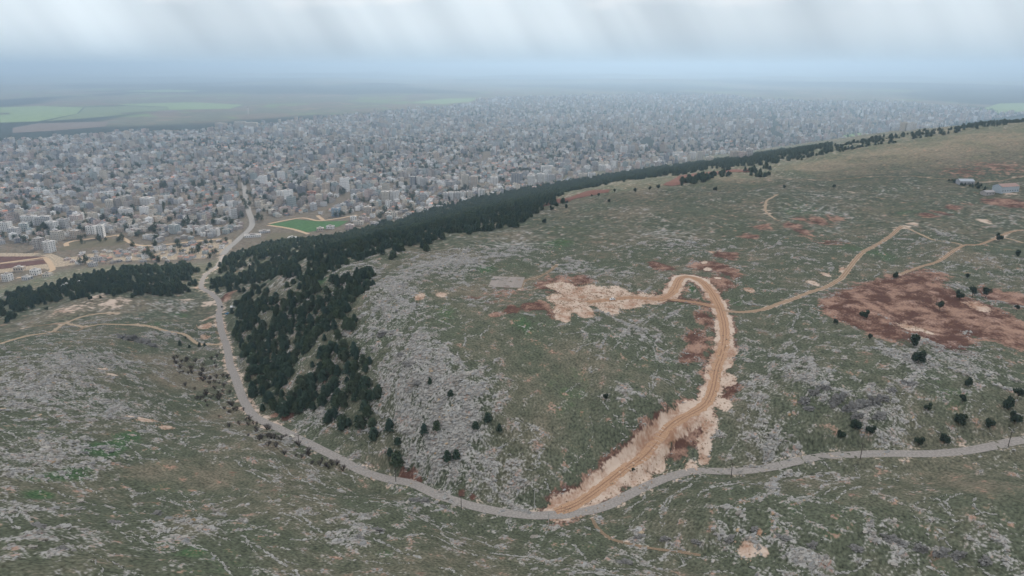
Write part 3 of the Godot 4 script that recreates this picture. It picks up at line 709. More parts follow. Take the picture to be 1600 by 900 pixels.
func masks(rect: Rect2, w: int, h: int) -> Array:
	var a := PackedFloat32Array()   # height, rock, tan, red
	var b := PackedFloat32Array()   # lush, dry, field-less plain, spare
	a.resize(w * h * 4)
	b.resize(w * h * 4)
	for j in h:
		var z := rect.position.y + (j + 0.5) / h * rect.size.y
		for i in w:
			var x := rect.position.x + (i + 0.5) / w * rect.size.x
			var o := (j * w + i) * 4
			var y := ground(x, z)
			a[o] = y
			a[o + 1] = 0.08 + 0.30 * patch.get_noise_2d(x * 0.1, z * 0.1)
			b[o + 2] = 1.0 - smoothstep(0.5, 9.0, y)
	stamp(a, 1, w, h, rect, ROCKY)
	stamp(a, 2, w, h, rect, TAN_SOIL)
	stamp(a, 3, w, h, rect, RED_SOIL)
	stamp(b, 0, w, h, rect, LUSH_GRASS)
	stamp(b, 1, w, h, rect, DRY_GRASS)
	for p in line_points(ROAD, 4.0):
		spot(a, 2, w, h, rect, p.x, p.y, 7.5 if p.x < -150.0 else 5.0, 0.34, 0.40 if p.x < -150.0 else 0.22)
	for k in TRACKS:
		var wide: float = TRACKS[k][0]
		for p in line_points(TRACKS[k][1], 3.0):
			spot(a, 2, w, h, rect, p.x, p.y, wide * (1.1 if k == "haul" else 0.6), 0.62, 1.0)
			if k in ["haul", "link"]:
				spot(a, 3, w, h, rect, p.x, p.y, wide * 1.5, 0.42, 0.5)
	return [Image.create_from_data(w, h, false, Image.FORMAT_RGBAF, a.to_byte_array()), Image.create_from_data(w, h, false, Image.FORMAT_RGBAF, b.to_byte_array())]

func rock_at(x: float, y: float, z: float, m: float) -> float:
	# beds of limestone crop out along the slope; joints cross them
	var s := strata.get_noise_3d(x * 0.45, y * 2.6, z * 0.45)
	var f := patch.get_noise_2d(x, z)
	var jn := maxf(maxf(1.0 - absf(joint.get_noise_2d((x * 0.80 + z * 0.60) * 0.22, (z * 0.80 - x * 0.60) * 1.5)) * 15.0, 1.0 - absf(joint.get_noise_2d((x * 0.64 - z * 0.77) * 0.22 + 300.0, (z * 0.64 + x * 0.77) * 1.3)) * 17.0), 0.0)
	var bed_line := maxf(1.0 - absf(s) * 13.0, 0.0)
	return m * 0.36 + f * 0.42 + (jn * 0.46 + bed_line * 0.42) * clampf(m + 0.55, 0.0, 1.0) * clampf(0.8 + f * 1.6, 0.0, 1.2) - 0.05

func paint(rect: Rect2, w: int, h: int, div: int) -> ImageTexture:
	var ms := masks(rect, w / div, h / div)
	if rect == near_rect:
		rockmask = ms[0].duplicate()
	var ia: Image = ms[0]
	var ib: Image = ms[1]
	ia.resize(w, h, Image.INTERPOLATE_BILINEAR)
	ib.resize(w, h, Image.INTERPOLATE_BILINEAR)
	var a := ia.get_data().to_float32_array()
	var b := ib.get_data().to_float32_array()
	var data := PackedByteArray()
	data.resize(w * h * 3)
	var o := 0
	var q := 0
	var dx := rect.size.x / w
	for j in h:
		var z := rect.position.y + (j + 0.5) / h * rect.size.y
		var x := rect.position.x - dx * 0.5
		for i in w:
			x += dx
			var g := grain.get_noise_2d(x, z)
			var f := patch.get_noise_2d(x, z)
			var big := patch.get_noise_2d(z * 0.13 + 500.0, x * 0.13)
			var s := strata.get_noise_3d(x * 0.45, a[o] * 2.6, z * 0.45)
			var jn := maxf(maxf(1.0 - absf(joint.get_noise_2d((x * 0.80 + z * 0.60) * 0.22, (z * 0.80 - x * 0.60) * 1.5)) * 15.0, 1.0 - absf(joint.get_noise_2d((x * 0.64 - z * 0.77) * 0.22 + 300.0, (z * 0.64 + x * 0.77) * 1.3)) * 17.0), 0.0)
			var bed_line := maxf(1.0 - absf(s) * 13.0, 0.0)
			var rv := a[o + 1] * 0.36 + f * 0.42 + (jn * 0.46 + bed_line * 0.42) * clampf(a[o + 1] + 0.55, 0.0, 1.0) * clampf(0.8 + f * 1.6, 0.0, 1.2) - 0.05
			# turf: grey green, brown where dry, fresh green in the hollows
			var dry := clampf(b[o + 1] + 0.18 + big * 0.9 + f * 0.4, 0.0, 1.0)
			var lush := clampf((b[o] * 1.1 + big * -0.5 + f * 0.8 - 0.25) * 1.6, 0.0, 1.0)
			var tone := 1.0 + g * 0.95 + f * 0.3
			var cr := lerpf(0.100, 0.172, dry)
			var cg := lerpf(0.110, 0.153, dry)
			var cb := lerpf(0.077, 0.113, dry)
			cr = lerpf(cr, 0.066, lush) * tone
			cg = lerpf(cg, 0.112, lush) * tone
			cb = lerpf(cb, 0.055, lush) * tone
			# plain
			var pl := b[o + 2]
			if pl > 0.0:
				var t2 := 0.9 + g * 0.6
				cr = lerpf(cr, lerpf(0.17, 0.105, clampf(0.4 + f * 1.6, 0, 1)) * t2, pl)
				cg = lerpf(cg, lerpf(0.148, 0.100, clampf(0.4 + f * 1.6, 0, 1)) * t2, pl)
				cb = lerpf(cb, lerpf(0.125, 0.078, clampf(0.4 + f * 1.6, 0, 1)) * t2, pl)
			# limestone
			var rk := smoothstep(0.20, 0.44, rv + g * 0.45) * (1.0 - pl)
			if rk > 0.0:
				var rt := 0.325 + g * 0.17 + s * 0.05
				cr = lerpf(cr, rt * 1.03, rk)
				cg = lerpf(cg, rt * 0.99, rk)
				cb = lerpf(cb, rt * 0.94, rk)
			# red earth
			var rd := smoothstep(0.26, 0.50, a[o + 3] * 1.3 + f * 0.8 + g * 0.3)
			if rd > 0.0:
				var et := clampf(0.32 + s * 1.2 + f * 1.1 + g * 0.8, 0.0, 1.0)
				rd *= 0.85
				cr = lerpf(cr, lerpf(0.105, 0.37, et), rd)
				cg = lerpf(cg, lerpf(0.047, 0.225, et), rd)
				cb = lerpf(cb, lerpf(0.038, 0.170, et), rd)
			# broken pale rubble and tan dirt
			var tn := smoothstep(0.34, 0.56, a[o + 2] * 1.2 + f * 0.5 + g * 0.3)
			if tn > 0.0:
				var et2 := clampf(0.76 + f * 1.0 + big * 1.1 + g * 0.6, 0.0, 1.0)
				cr = lerpf(cr, lerpf(0.33, 0.57, et2), tn)
				cg = lerpf(cg, lerpf(0.190, 0.455, et2), tn)
				cb = lerpf(cb, lerpf(0.125, 0.375, et2), tn)
			data[q] = lut[clampi(int(cr * 1023.0), 0, 1023)]
			data[q + 1] = lut[clampi(int(cg * 1023.0), 0, 1023)]
			data[q + 2] = lut[clampi(int(cb * 1023.0), 0, 1023)]
			o += 4
			q += 3
	return ImageTexture.create_from_image(Image.create_from_data(w, h, false, Image.FORMAT_RGB8, data))

func paint_plain(rect: Rect2, w: int, h: int) -> ImageTexture:
	var cell := FastNoiseLite.new()
	cell.seed = 21
	cell.noise_type = FastNoiseLite.TYPE_CELLULAR
	cell.cellular_return_type = FastNoiseLite.RETURN_CELL_VALUE
	cell.frequency = 0.0021
	cell.domain_warp_enabled = true
	cell.domain_warp_amplitude = 90.0
	cell.domain_warp_frequency = 0.0012
	var wide := FastNoiseLite.new()
	wide.seed = 22
	wide.frequency = 0.00022
	wide.fractal_octaves = 4
	var data := PackedByteArray()
	data.resize(w * h * 3)
	var q := 0
	for j in h:
		var z := rect.position.y + (j + 0.5) / h * rect.size.y
		for i in w:
			var x := rect.position.x + (i + 0.5) / w * rect.size.x
			var c := cell.get_noise_2d(x, z * 0.7)
			var v := wide.get_noise_2d(x, z * 0.55)
			var col := Color(0.10, 0.105, 0.075)
			if c > 0.45: col = Color(0.12, 0.17, 0.075)
			elif c > 0.1: col = Color(0.13, 0.105, 0.082)
			elif c < -0.5: col = Color(0.17, 0.135, 0.10)
			col = col.lerp(Color(0.022, 0.032, 0.028), smoothstep(-0.08, 0.10, v))
			var g := 1.0 + 0.5 * grain.get_noise_2d(x * 0.02, z * 0.02)
			data[q] = lut[clampi(int(col.r * g * 1023.0), 0, 1023)]
			data[q + 1] = lut[clampi(int(col.g * g * 1023.0), 0, 1023)]
			data[q + 2] = lut[clampi(int(col.b * g * 1023.0), 0, 1023)]
			q += 3
	return ImageTexture.create_from_image(Image.create_from_data(w, h, false, Image.FORMAT_RGB8, data))

func sheet(called: String, cells: Callable, rect: Rect2, tex: ImageTexture) -> MeshInstance3D:
	# one piece of the terrain: the lattice cells that CELLS picks
	var nx := xs.size()
	var nz := zs.size()
	var v := PackedVector3Array()
	var n := PackedVector3Array()
	var uv := PackedVector2Array()
	var index := PackedInt32Array()
	var number := PackedInt32Array()
	number.resize(nx * nz)
	number.fill(-1)
	for j in nz - 1:
		for i in nx - 1:
			if not cells.call(i, j):
				continue
			for k in [j * nx + i, j * nx + i + 1, (j + 1) * nx + i, (j + 1) * nx + i + 1]:
				if number[k] < 0:
					number[k] = v.size()
					var ci: int = k % nx
					var cj: int = k / nx
					v.append(Vector3(xs[ci], hh[k], zs[cj]))
					var i0 := maxi(ci - 1, 0)
					var i1 := mini(ci + 1, nx - 1)
					var j0 := maxi(cj - 1, 0)
					var j1 := mini(cj + 1, nz - 1)
					n.append(Vector3(-(hh[cj * nx + i1] - hh[cj * nx + i0]) / (xs[i1] - xs[i0]), 1.0, -(hh[j1 * nx + ci] - hh[j0 * nx + ci]) / (zs[j1] - zs[j0])).normalized())
					uv.append(Vector2((xs[ci] - rect.position.x) / rect.size.x, (zs[cj] - rect.position.y) / rect.size.y))
			var p := number[j * nx + i]
			var q := number[j * nx + i + 1]
			var r := number[(j + 1) * nx + i]
			var s := number[(j + 1) * nx + i + 1]
			index.append_array(PackedInt32Array([p, r, q, q, r, s]))
	var arr := []
	arr.resize(Mesh.ARRAY_MAX)
	arr[Mesh.ARRAY_VERTEX] = v
	arr[Mesh.ARRAY_NORMAL] = n
	arr[Mesh.ARRAY_TEX_UV] = uv
	arr[Mesh.ARRAY_INDEX] = index
	var mesh := ArrayMesh.new()
	mesh.add_surface_from_arrays(Mesh.PRIMITIVE_TRIANGLES, arr)
	var m := StandardMaterial3D.new()
	m.albedo_texture = tex
	m.texture_repeat = false
	m.roughness = 0.95
	m.metallic_specular = 0.12
	var o := MeshInstance3D.new()
	o.mesh = mesh
	o.material_override = m
	top(called, o)
	o.set_meta("kind", "structure")
	return o

func roughen() -> void:
	# limestone stands proud of the turf
	var n := xs.size()
	var w := rockmask.get_width()
	var h := rockmask.get_height()
	var a := rockmask.get_data().to_float32_array()
	for j in range(ra, rb):
		for i in range(na, nb):
			var u := clampi(int((xs[i] - near_rect.position.x) / near_rect.size.x * w), 0, w - 1)
			var t := clampi(int((zs[j] - near_rect.position.y) / near_rect.size.y * h), 0, h - 1)
			var o := (t * w + u) * 4
			if a[o + 2] > 0.2: continue
			var y := hh[j * n + i]
			var r := rock_at(xs[i], y, zs[j], a[o + 1])
			hh[j * n + i] = y + smoothstep(0.05, 0.5, r) * 0.7 + grain.get_noise_2d(xs[i], zs[j]) * 0.25

# ---------------------------------------------------------------- strips and outlines laid on the ground
func strip(called: String, p: PackedVector2Array, half: float, lift: float, m: Material, ragged := 0.0) -> MeshInstance3D:
	var st := SurfaceTool.new()
	st.begin(Mesh.PRIMITIVE_TRIANGLES)
	var cols := [-1.0, -0.5, 0.0, 0.5, 1.0]
	var ys := smooth_heights(p, 1)
	for k in p.size():
		var d := (p[mini(k + 1, p.size() - 1)] - p[maxi(k - 1, 0)]).normalized()
		var side := Vector2(-d.y, d.x)
		for c in 5:
			var wob: float = 1.0 + ragged * patch.get_noise_2d(p[k].x * 2.0 + c * 31.0, p[k].y * 2.0)
			var q: Vector2 = p[k] + side * cols[c] * half * wob
			var y := maxf(ground(q.x, q.y), lerpf(ys[k], ground(q.x, q.y), 0.5))
			st.set_uv(Vector2(c * 0.25, k * 0.5))
			st.add_vertex(Vector3(q.x, y + lift + (0.04 if c == 2 else 0.0), q.y))
	for k in p.size() - 1:
		for c in 4:
			var o := k * 5 + c
			for t in [o, o + 5, o + 1, o + 1, o + 5, o + 6]:
				st.add_index(t)
	st.generate_normals()
	var o := MeshInstance3D.new()
	o.mesh = st.commit()
	o.material_override = m
	top(called, o)
	o.set_meta("kind", "structure")
	return o

func outline(flat: Array) -> PackedVector2Array:
	var p := PackedVector2Array()
	for i in flat.size() / 2:
		p.append(Vector2(flat[i * 2], flat[i * 2 + 1]))
	return p

func field(called: String, flat: Array, y: float, m: Material) -> MeshInstance3D:
	var p := outline(flat)
	var t := Geometry2D.triangulate_polygon(p)
	var st := SurfaceTool.new()
	st.begin(Mesh.PRIMITIVE_TRIANGLES)
	for q in p:
		st.set_normal(Vector3.UP)
		st.add_vertex(Vector3(q.x, y, q.y))
	for k in t.size() / 3:
		var turned := (p[t[k * 3 + 1]] - p[t[k * 3]]).cross(p[t[k * 3 + 2]] - p[t[k * 3]]) < 0.0
		for q in ([0, 2, 1] if turned else [0, 1, 2]):
			st.add_index(t[k * 3 + q])
	var o := MeshInstance3D.new()
	o.mesh = st.commit()
	o.material_override = m
	top(called, o)
	o.set_meta("kind", "structure")
	return o

func hill_field(called: String, flat: Array, lift: float, m: Material) -> MeshInstance3D:
	# an outline draped on uneven ground, cut along a lattice
	var p := outline(flat)
	var box := Rect2(p[0], Vector2.ZERO)
	for q in p: box = box.expand(q)
	var st := SurfaceTool.new()
	st.begin(Mesh.PRIMITIVE_TRIANGLES)
	var s := 8.0
	for i in int(box.size.x / s) + 1:
		for j in int(box.size.y / s) + 1:
			var cell := PackedVector2Array([box.position + Vector2(i, j) * s, box.position + Vector2(i + 1, j) * s, box.position + Vector2(i + 1, j + 1) * s, box.position + Vector2(i, j + 1) * s])
			for piece in Geometry2D.intersect_polygons(cell, p):
				var t := Geometry2D.triangulate_polygon(piece)
				for e in t.size():
					var tri := e / 3 * 3
					var turned := (piece[t[tri + 1]] - piece[t[tri]]).cross(piece[t[tri + 2]] - piece[t[tri]]) < 0.0
					var k := t[tri + ([0, 2, 1] if turned else [0, 1, 2])[e % 3]]
					st.add_vertex(Vector3(piece[k].x, ground(piece[k].x, piece[k].y) + lift, piece[k].y))
	st.index()
	st.generate_normals()
	var o := MeshInstance3D.new()
	o.mesh = st.commit()
	o.material_override = m
	top(called, o)
	o.set_meta("kind", "structure")
	return o

# ---------------------------------------------------------------- shapes
func box(st: SurfaceTool, lo: Vector3, hi: Vector3, color := Color.WHITE) -> void:
	var c := (lo + hi) * 0.5
	var e := (hi - lo) * 0.5
	for ax in 3:
		for sg: float in [-1.0, 1.0]:
			var nrm := Vector3.ZERO
			nrm[ax] = sg
			var u := Vector3.ZERO
			u[(ax + 1) % 3] = e[(ax + 1) % 3]
			var w := Vector3.ZERO
			w[(ax + 2) % 3] = e[(ax + 2) % 3]
			var f := c + nrm * e[ax]
			var q := [f - u - w, f + u - w, f + u + w, f - u + w]
			var order := [0, 2, 1, 0, 3, 2] if sg > 0 else [0, 1, 2, 0, 2, 3]
			for k in order:
				st.set_color(color)
				st.set_normal(nrm)
				st.add_vertex(q[k])

func fresh() -> SurfaceTool:
	var st := SurfaceTool.new()
	st.begin(Mesh.PRIMITIVE_TRIANGLES)
	return st

func tube(st: SurfaceTool, a: Vector3, b: Vector3, r0: float, r1: float, sides := 6, color := Color.WHITE) -> void:
	var d := (b - a).normalized()
	var u := d.cross(Vector3.RIGHT if absf(d.x) < 0.8 else Vector3.UP).normalized()
	var w := d.cross(u)
	for k in sides:
		var t0 := TAU * k / sides
		var t1 := TAU * (k + 1) / sides
		var e0 := u * cos(t0) + w * sin(t0)
		var e1 := u * cos(t1) + w * sin(t1)
		for v in [[a + e0 * r0, e0], [b + e0 * r1, e0], [a + e1 * r0, e1], [a + e1 * r0, e1], [b + e0 * r1, e0], [b + e1 * r1, e1]]:
			st.set_color(color)
			st.set_normal(v[1])
			st.add_vertex(v[0])
		for v in [b + e1 * r1, b + e0 * r1, b]:
			st.set_color(color)
			st.set_normal(d)
			st.add_vertex(v)

func ico(sub: int) -> Array:
	var t := (1.0 + sqrt(5.0)) / 2.0
	var v := [Vector3(-1, t, 0), Vector3(1, t, 0), Vector3(-1, -t, 0), Vector3(1, -t, 0), Vector3(0, -1, t), Vector3(0, 1, t), Vector3(0, -1, -t), Vector3(0, 1, -t), Vector3(t, 0, -1), Vector3(t, 0, 1), Vector3(-t, 0, -1), Vector3(-t, 0, 1)]
	for i in 12: v[i] = v[i].normalized()
	var f := [[0, 11, 5], [0, 5, 1], [0, 1, 7], [0, 7, 10], [0, 10, 11], [1, 5, 9], [5, 11, 4], [11, 10, 2], [10, 7, 6], [7, 1, 8], [3, 9, 4], [3, 4, 2], [3, 2, 6], [3, 6, 8], [3, 8, 9], [4, 9, 5], [2, 4, 11], [6, 2, 10], [8, 6, 7], [9, 8, 1]]
	for s in sub:
		var seen := {}
		var g := []
		for q in f:
			var m := []
			for k in 3:
				var a: int = mini(q[k], q[(k + 1) % 3])
				var b: int = maxi(q[k], q[(k + 1) % 3])
				var key := a * 100000 + b
				if not seen.has(key):
					seen[key] = v.size()
					v.append(((v[a] + v[b]) * 0.5).normalized())
				m.append(seen[key])
			g.append_array([[q[0], m[0], m[2]], [q[1], m[1], m[0]], [q[2], m[2], m[1]], m])
		f = g
	return [v, f]

func rock_mesh(seed_: int, sub: int, squash: float, rough: float) -> ArrayMesh:
	var n := FastNoiseLite.new()
	n.seed = seed_
	n.frequency = 0.9
	n.fractal_octaves = 3
	var d := ico(sub)
	var st := fresh()
	st.set_smooth_group(-1)
	var pts := []
	for p in d[0]:
		var r := 1.0 + rough * n.get_noise_3dv(p * 1.6) + rough * 0.8 * signf(n.get_noise_3dv(p * 1.1 + Vector3(9, 2, 4))) * 0.3
		var q: Vector3 = p * r
		# break to flat faces along the bedding
		q.y = snappedf(q.y, 0.35) * 0.7 + q.y * 0.3
		pts.append(Vector3(q.x, q.y * squash, q.z * 0.8))
	for f in d[1]:
		for k in [f[0], f[2], f[1]]:
			st.add_vertex(pts[k])
	st.generate_normals()
	return st.commit()

func tuft(st: SurfaceTool, at: Vector3, out: Vector3, size: float, r: RandomNumberGenerator) -> void:
	# a spray of needles: four bent blades about one point
	for k in 4:
		var d := (out + Vector3(r.randf_range(-1, 1), r.randf_range(-0.7, 0.9), r.randf_range(-1, 1)) * 0.9).normalized()
		var s := d.cross(Vector3(r.randf_range(-1, 1), r.randf_range(-1, 1), r.randf_range(-1, 1))).normalized()
		var a := at - d * size * 0.3
		var b := at + d * size * 0.5 + s * size * 0.4
		var c := at + d * size * 0.5 - s * size * 0.4
		var nn := (out + Vector3.UP * 0.4 + d * 0.5).normalized()
		for v in ([a, b, c] if (b - a).cross(c - a).dot(nn) < 0.0 else [a, c, b]):
			st.set_normal(nn)
			st.add_vertex(v)

func pine_meshes(seed_: int, tall: float, wide: float, tufts: int, round_top: float) -> Array:
	var r := RandomNumberGenerator.new()
	r.seed = seed_
	var trunk := fresh()
	tube(trunk, Vector3(0, -0.5, 0), Vector3(r.randf_range(-0.1, 0.1), tall * 0.9, r.randf_range(-0.1, 0.1)), 0.16, 0.04, 6)
	var crown := fresh()
	var low := tall * 0.1
	var whorls := 9
	for k in whorls:
		var t := k / float(whorls)
		var a0 := r.randf() * TAU
		for b in 5:
			var a := a0 + TAU * b / 5.0 + r.randf_range(-0.4, 0.4)
			var reach := wide * pow(1.0 - t, round_top) * r.randf_range(0.65, 1.12)
			var y := lerpf(low, tall * 0.97, t)
			var tip := Vector3(cos(a) * reach, y + reach * 0.18, sin(a) * reach)
			tube(trunk, Vector3(0, y - reach * 0.1, 0), tip * Vector3(0.8, 1, 0.8), 0.05, 0.015, 3)
			var count := int(tufts / (whorls * 5.0) * (1.35 - t * 0.7)) + 1
			for q in count:
				var f := sqrt(r.randf_range(0.06, 1.1))
				var at := Vector3(0, y - reach * 0.1, 0).lerp(tip, f) + Vector3(r.randf_range(-1, 1), r.randf_range(-0.9, 0.7), r.randf_range(-1, 1)) * wide * 0.2
				tuft(crown, at, (at - Vector3(0, y - 0.4, 0)).normalized(), r.randf_range(0.5, 0.95) * wide * 0.3, r)
	for q in 14:
		tuft(crown, Vector3(r.randf_range(-0.2, 0.2), tall * r.randf_range(0.9, 1.0), r.randf_range(-0.2, 0.2)), Vector3.UP, 0.45, r)
	return [trunk.commit(), crown.commit()]

func broadleaf_meshes(seed_: int, tall: float, wide: float, tufts: int) -> Array:
	var r := RandomNumberGenerator.new()
	r.seed = seed_
	var trunk := fresh()
	tube(trunk, Vector3(0, -0.5, 0), Vector3(0, tall * 0.45, 0), 0.17, 0.1, 6)
	var crown := fresh()
	var lobes := []
	for k in 9:
		var a := r.randf() * TAU
		var f := sqrt(r.randf()) * wide * 0.62
		lobes.append([Vector3(cos(a) * f, tall * r.randf_range(0.3, 0.84), sin(a) * f), wide * r.randf_range(0.36, 0.58)])
	for l in lobes:
		tube(trunk, Vector3(0, tall * 0.3, 0), l[0], 0.08, 0.02, 4)
		for q in tufts / 9:
			var d := Vector3(r.randfn(), r.randfn() * 0.8, r.randfn()).normalized()
			tuft(crown, l[0] + d * l[1] * pow(r.randf(), 0.35), d, wide * 0.2 * r.randf_range(0.7, 1.3), r)
	return [trunk.commit(), crown.commit()]

func shrub_mesh(seed_: int) -> ArrayMesh:
	# a leafless bush: many thin forking twigs from one foot
	var r := RandomNumberGenerator.new()
	r.seed = seed_
	var st := fresh()
	for k in 16:
		var a := r.randf() * TAU
		var d := Vector3(cos(a) * r.randf_range(0.2, 0.9), 1.0, sin(a) * r.randf_range(0.2, 0.9)).normalized()
		var m := d * r.randf_range(0.7, 1.1)
		tube(st, Vector3(0, -0.2, 0), m, 0.05, 0.03, 3)
		for q in 4:
			var e := m + (d + Vector3(r.randf_range(-1, 1), r.randf_range(-0.3, 0.6), r.randf_range(-1, 1))).normalized() * r.randf_range(0.5, 0.9)
			tube(st, m, e, 0.03, 0.012, 3)
			for t in 3:
				tube(st, e, e + Vector3(r.randf_range(-1, 1), r.randf_range(-0.2, 1), r.randf_range(-1, 1)).normalized() * 0.4, 0.018, 0.006, 3)
	return st.commit()

func multi(called: String, mesh: Mesh, places: PackedFloat32Array, colored: bool, parent: Node3D, m: Material = null) -> MultiMeshInstance3D:
	var mm := MultiMesh.new()
	mm.transform_format = MultiMesh.TRANSFORM_3D
	mm.use_colors = colored
	mm.mesh = mesh
	mm.instance_count = places.size() / (16 if colored else 12)
	mm.buffer = places
	var o := MultiMeshInstance3D.new()
	o.multimesh = mm
	if m: o.material_override = m
	o.name = called
	parent.add_child(o, true)
	return o

func put(a: PackedFloat32Array, t: Transform3D, c = null) -> void:
	a.append_array(PackedFloat32Array([t.basis.x.x, t.basis.y.x, t.basis.z.x, t.origin.x, t.basis.x.y, t.basis.y.y, t.basis.z.y, t.origin.y, t.basis.x.z, t.basis.y.z, t.basis.z.z, t.origin.z]))
	if c != null:
		a.append_array(PackedFloat32Array([c.r, c.g, c.b, 1.0]))

func stuff(called: String, label: String, category: String) -> Node3D:
	var o := thing(called, Vector3.ZERO)
	tag(o, label, category, "", "stuff")
	return o

func in_view(x: float, z: float, margin := 0.06) -> bool:
	return z < -90.0 and absf(x) < -z * (0.79 + margin) + 30.0

# ---------------------------------------------------------------- rocks
func scatter_rocks() -> void:
	var m := StandardMaterial3D.new()
	m.vertex_color_use_as_albedo = true
	m.albedo_texture = noise_tex(0.03, Color(0.72, 0.71, 0.70), Color(1, 1, 1), 71, 256)
	m.uv1_triplanar = true
	m.uv1_world_triplanar = true
	m.uv1_scale = Vector3.ONE * 0.35
	m.roughness = 0.95
	m.metallic_specular = 0.12
	M.rock = m
	var shapes := []
	for k in 6:
		shapes.append(rock_mesh(100 + k, 1, [0.5, 0.6, 0.42, 0.7, 0.5, 0.6][k], 0.7))
	var places := []
	for k in 6: places.append(PackedFloat32Array())
	var w := rockmask.get_width()
	var h := rockmask.get_height()
	var a := rockmask.get_data().to_float32_array()
	rng.seed = 77
	var count := 0
	for tries in 800000:
		var z := -lerpf(140.0, 640.0, sqrt(rng.randf()))
		var x := rng.randf_range(-1, 1) * minf(415.0, -z * 0.84 + 20.0)
		var u := clampi(int((x - near_rect.position.x) / near_rect.size.x * w), 0, w - 1)
		var t := clampi(int((z - near_rect.position.y) / near_rect.size.y * h), 0, h - 1)
		var o := (t * w + u) * 4
		if a[o + 2] > 0.35 or a[o + 3] > 0.7: continue
		var y := ground(x, z)
		var r := rock_at(x, y, z, a[o + 1])
		if r < 0.16 or rng.randf() > smoothstep(0.12, 0.75, r) + 0.06: continue
		var s := 0.2 + 0.85 * pow(rng.randf(), 3.0) * smoothstep(0.1, 0.7, r) + 0.12 * rng.randf()
		var b := Basis.from_euler(Vector3(rng.randf_range(-0.25, 0.25), rng.randf_range(-0.7, 0.7) + 0.5, rng.randf_range(-0.25, 0.25))).scaled_local(Vector3(s * rng.randf_range(0.9, 1.9), s * rng.randf_range(0.7, 1.25), s))
		var tone := 0.34 * rng.randf_range(0.72, 1.3)
		var warm := rng.randf_range(-0.012, 0.02) + (0.09 if rng.randf() < 0.012 else 0.0)
		put(places[rng.randi() % 6], Transform3D(b, Vector3(x, y + s * 0.12, z)), Color(tone * 1.02 + warm, tone * 0.99, tone * 0.95 - warm))
		count += 1
	# ribs: beds and fractures that stand out as broken lines of stone
	var ribs := 0
	while ribs < 620:
		var z := -lerpf(150.0, 560.0, pow(rng.randf(), 0.8))
		var x := rng.randf_range(-1, 1) * minf(410.0, -z * 0.84 + 20.0)
		var bent := rng.randf()
		var fixed := deg_to_rad([38.0, -52.0, 15.0, 62.0][rng.randi() % 4]) + rng.randf_range(-0.15, 0.15)
		var run := rng.randf_range(8.0, 46.0)
		var big := rng.randf_range(0.55, 1.15)
		ribs += 1
		var head := fixed
		var gone := 0.0
		while gone < run:
			var u := clampi(int((x - near_rect.position.x) / near_rect.size.x * w), 0, w - 1)
			var t := clampi(int((z - near_rect.position.y) / near_rect.size.y * h), 0, h - 1)
			var o := (t * w + u) * 4
			if a[o + 2] > 0.2 or a[o + 3] > 0.6 or a[o + 1] < -0.2 or not near_rect.has_point(Vector2(x, z)): break
			if bent < 0.6:
				var nn := ground_normal(x, z)
				head = lerp_angle(atan2(nn.x, -nn.z), fixed, 0.25)
			head += rng.randf_range(-0.3, 0.3)
			var step := rng.randf_range(0.4, 0.9)
			x += cos(head) * step
			z += sin(head) * step
			gone += step
			if patch.get_noise_2d(x * 2.0, z * 2.0) < -0.12: continue
			var s := (0.2 + 0.42 * pow(rng.randf(), 2.0)) * big
			var off := rng.randfn() * 0.35
			var px := x - sin(head) * off
			var pz := z + cos(head) * off
			var tone := 0.37 * rng.randf_range(0.8, 1.25)
			var b := Basis(Vector3.UP, -head + rng.randf_range(-0.3, 0.3)).scaled_local(Vector3(s * rng.randf_range(1.1, 2.0), s * rng.randf_range(0.8, 1.3), s))
			put(places[rng.randi() % 6], Transform3D(b, Vector3(px, ground(px, pz) + s * 0.2, pz)), Color(tone * 1.02, tone, tone * 0.95))
	# broken stone along the new haul road and in the quarry
	for k in TAN_SOIL.size() / 4:
		if TAN_SOIL[k * 4 + 3] < 0.55: continue
		var rad: float = TAN_SOIL[k * 4 + 2]
		for q in int(rad * rad * 1.3):
			var an := rng.randf() * TAU
			var f := sqrt(rng.randf()) * rad
			var x: float = TAN_SOIL[k * 4] + cos(an) * f
			var z: float = TAN_SOIL[k * 4 + 1] + sin(an) * f * 1.4
			if not near_rect.has_point(Vector2(x, z)): continue
			var s := 0.12 + 0.5 * pow(rng.randf(), 3.5)
			var tone := rng.randf_range(0.75, 1.15)
			put(places[rng.randi() % 6], Transform3D(Basis.from_euler(Vector3(rng.randf(), rng.randf() * 6.0, rng.randf())).scaled(Vector3.ONE * s), Vector3(x, ground(x, z) + s * 0.2, z)), Color(0.45 * tone, 0.34 * tone, 0.25 * tone))
	print("rocks ", count)
	var root := stuff("limestone_rubble", "pale grey limestone rocks and ledges strewn all over the hillsides", "rocks")
	for k in 6:
		multi("rock", shapes[k], places[k], true, root, m)
	# the big outcrops one can point at
	var mm := m.duplicate()
	mm.albedo_color = Color(0.25, 0.243, 0.235).linear_to_srgb()
	mm.vertex_color_use_as_albedo = false
	mm.uv1_scale = Vector3.ONE * 0.12
	mm.albedo_texture = noise_tex(0.035, Color(0.5, 0.5, 0.5), Color(1, 1, 1), 72, 512, 6)
	var bigs := []
	for k in 5: bigs.append(rock_mesh(200 + k, 3, [0.6, 0.75, 0.55, 0.85, 0.65][k], 0.9))
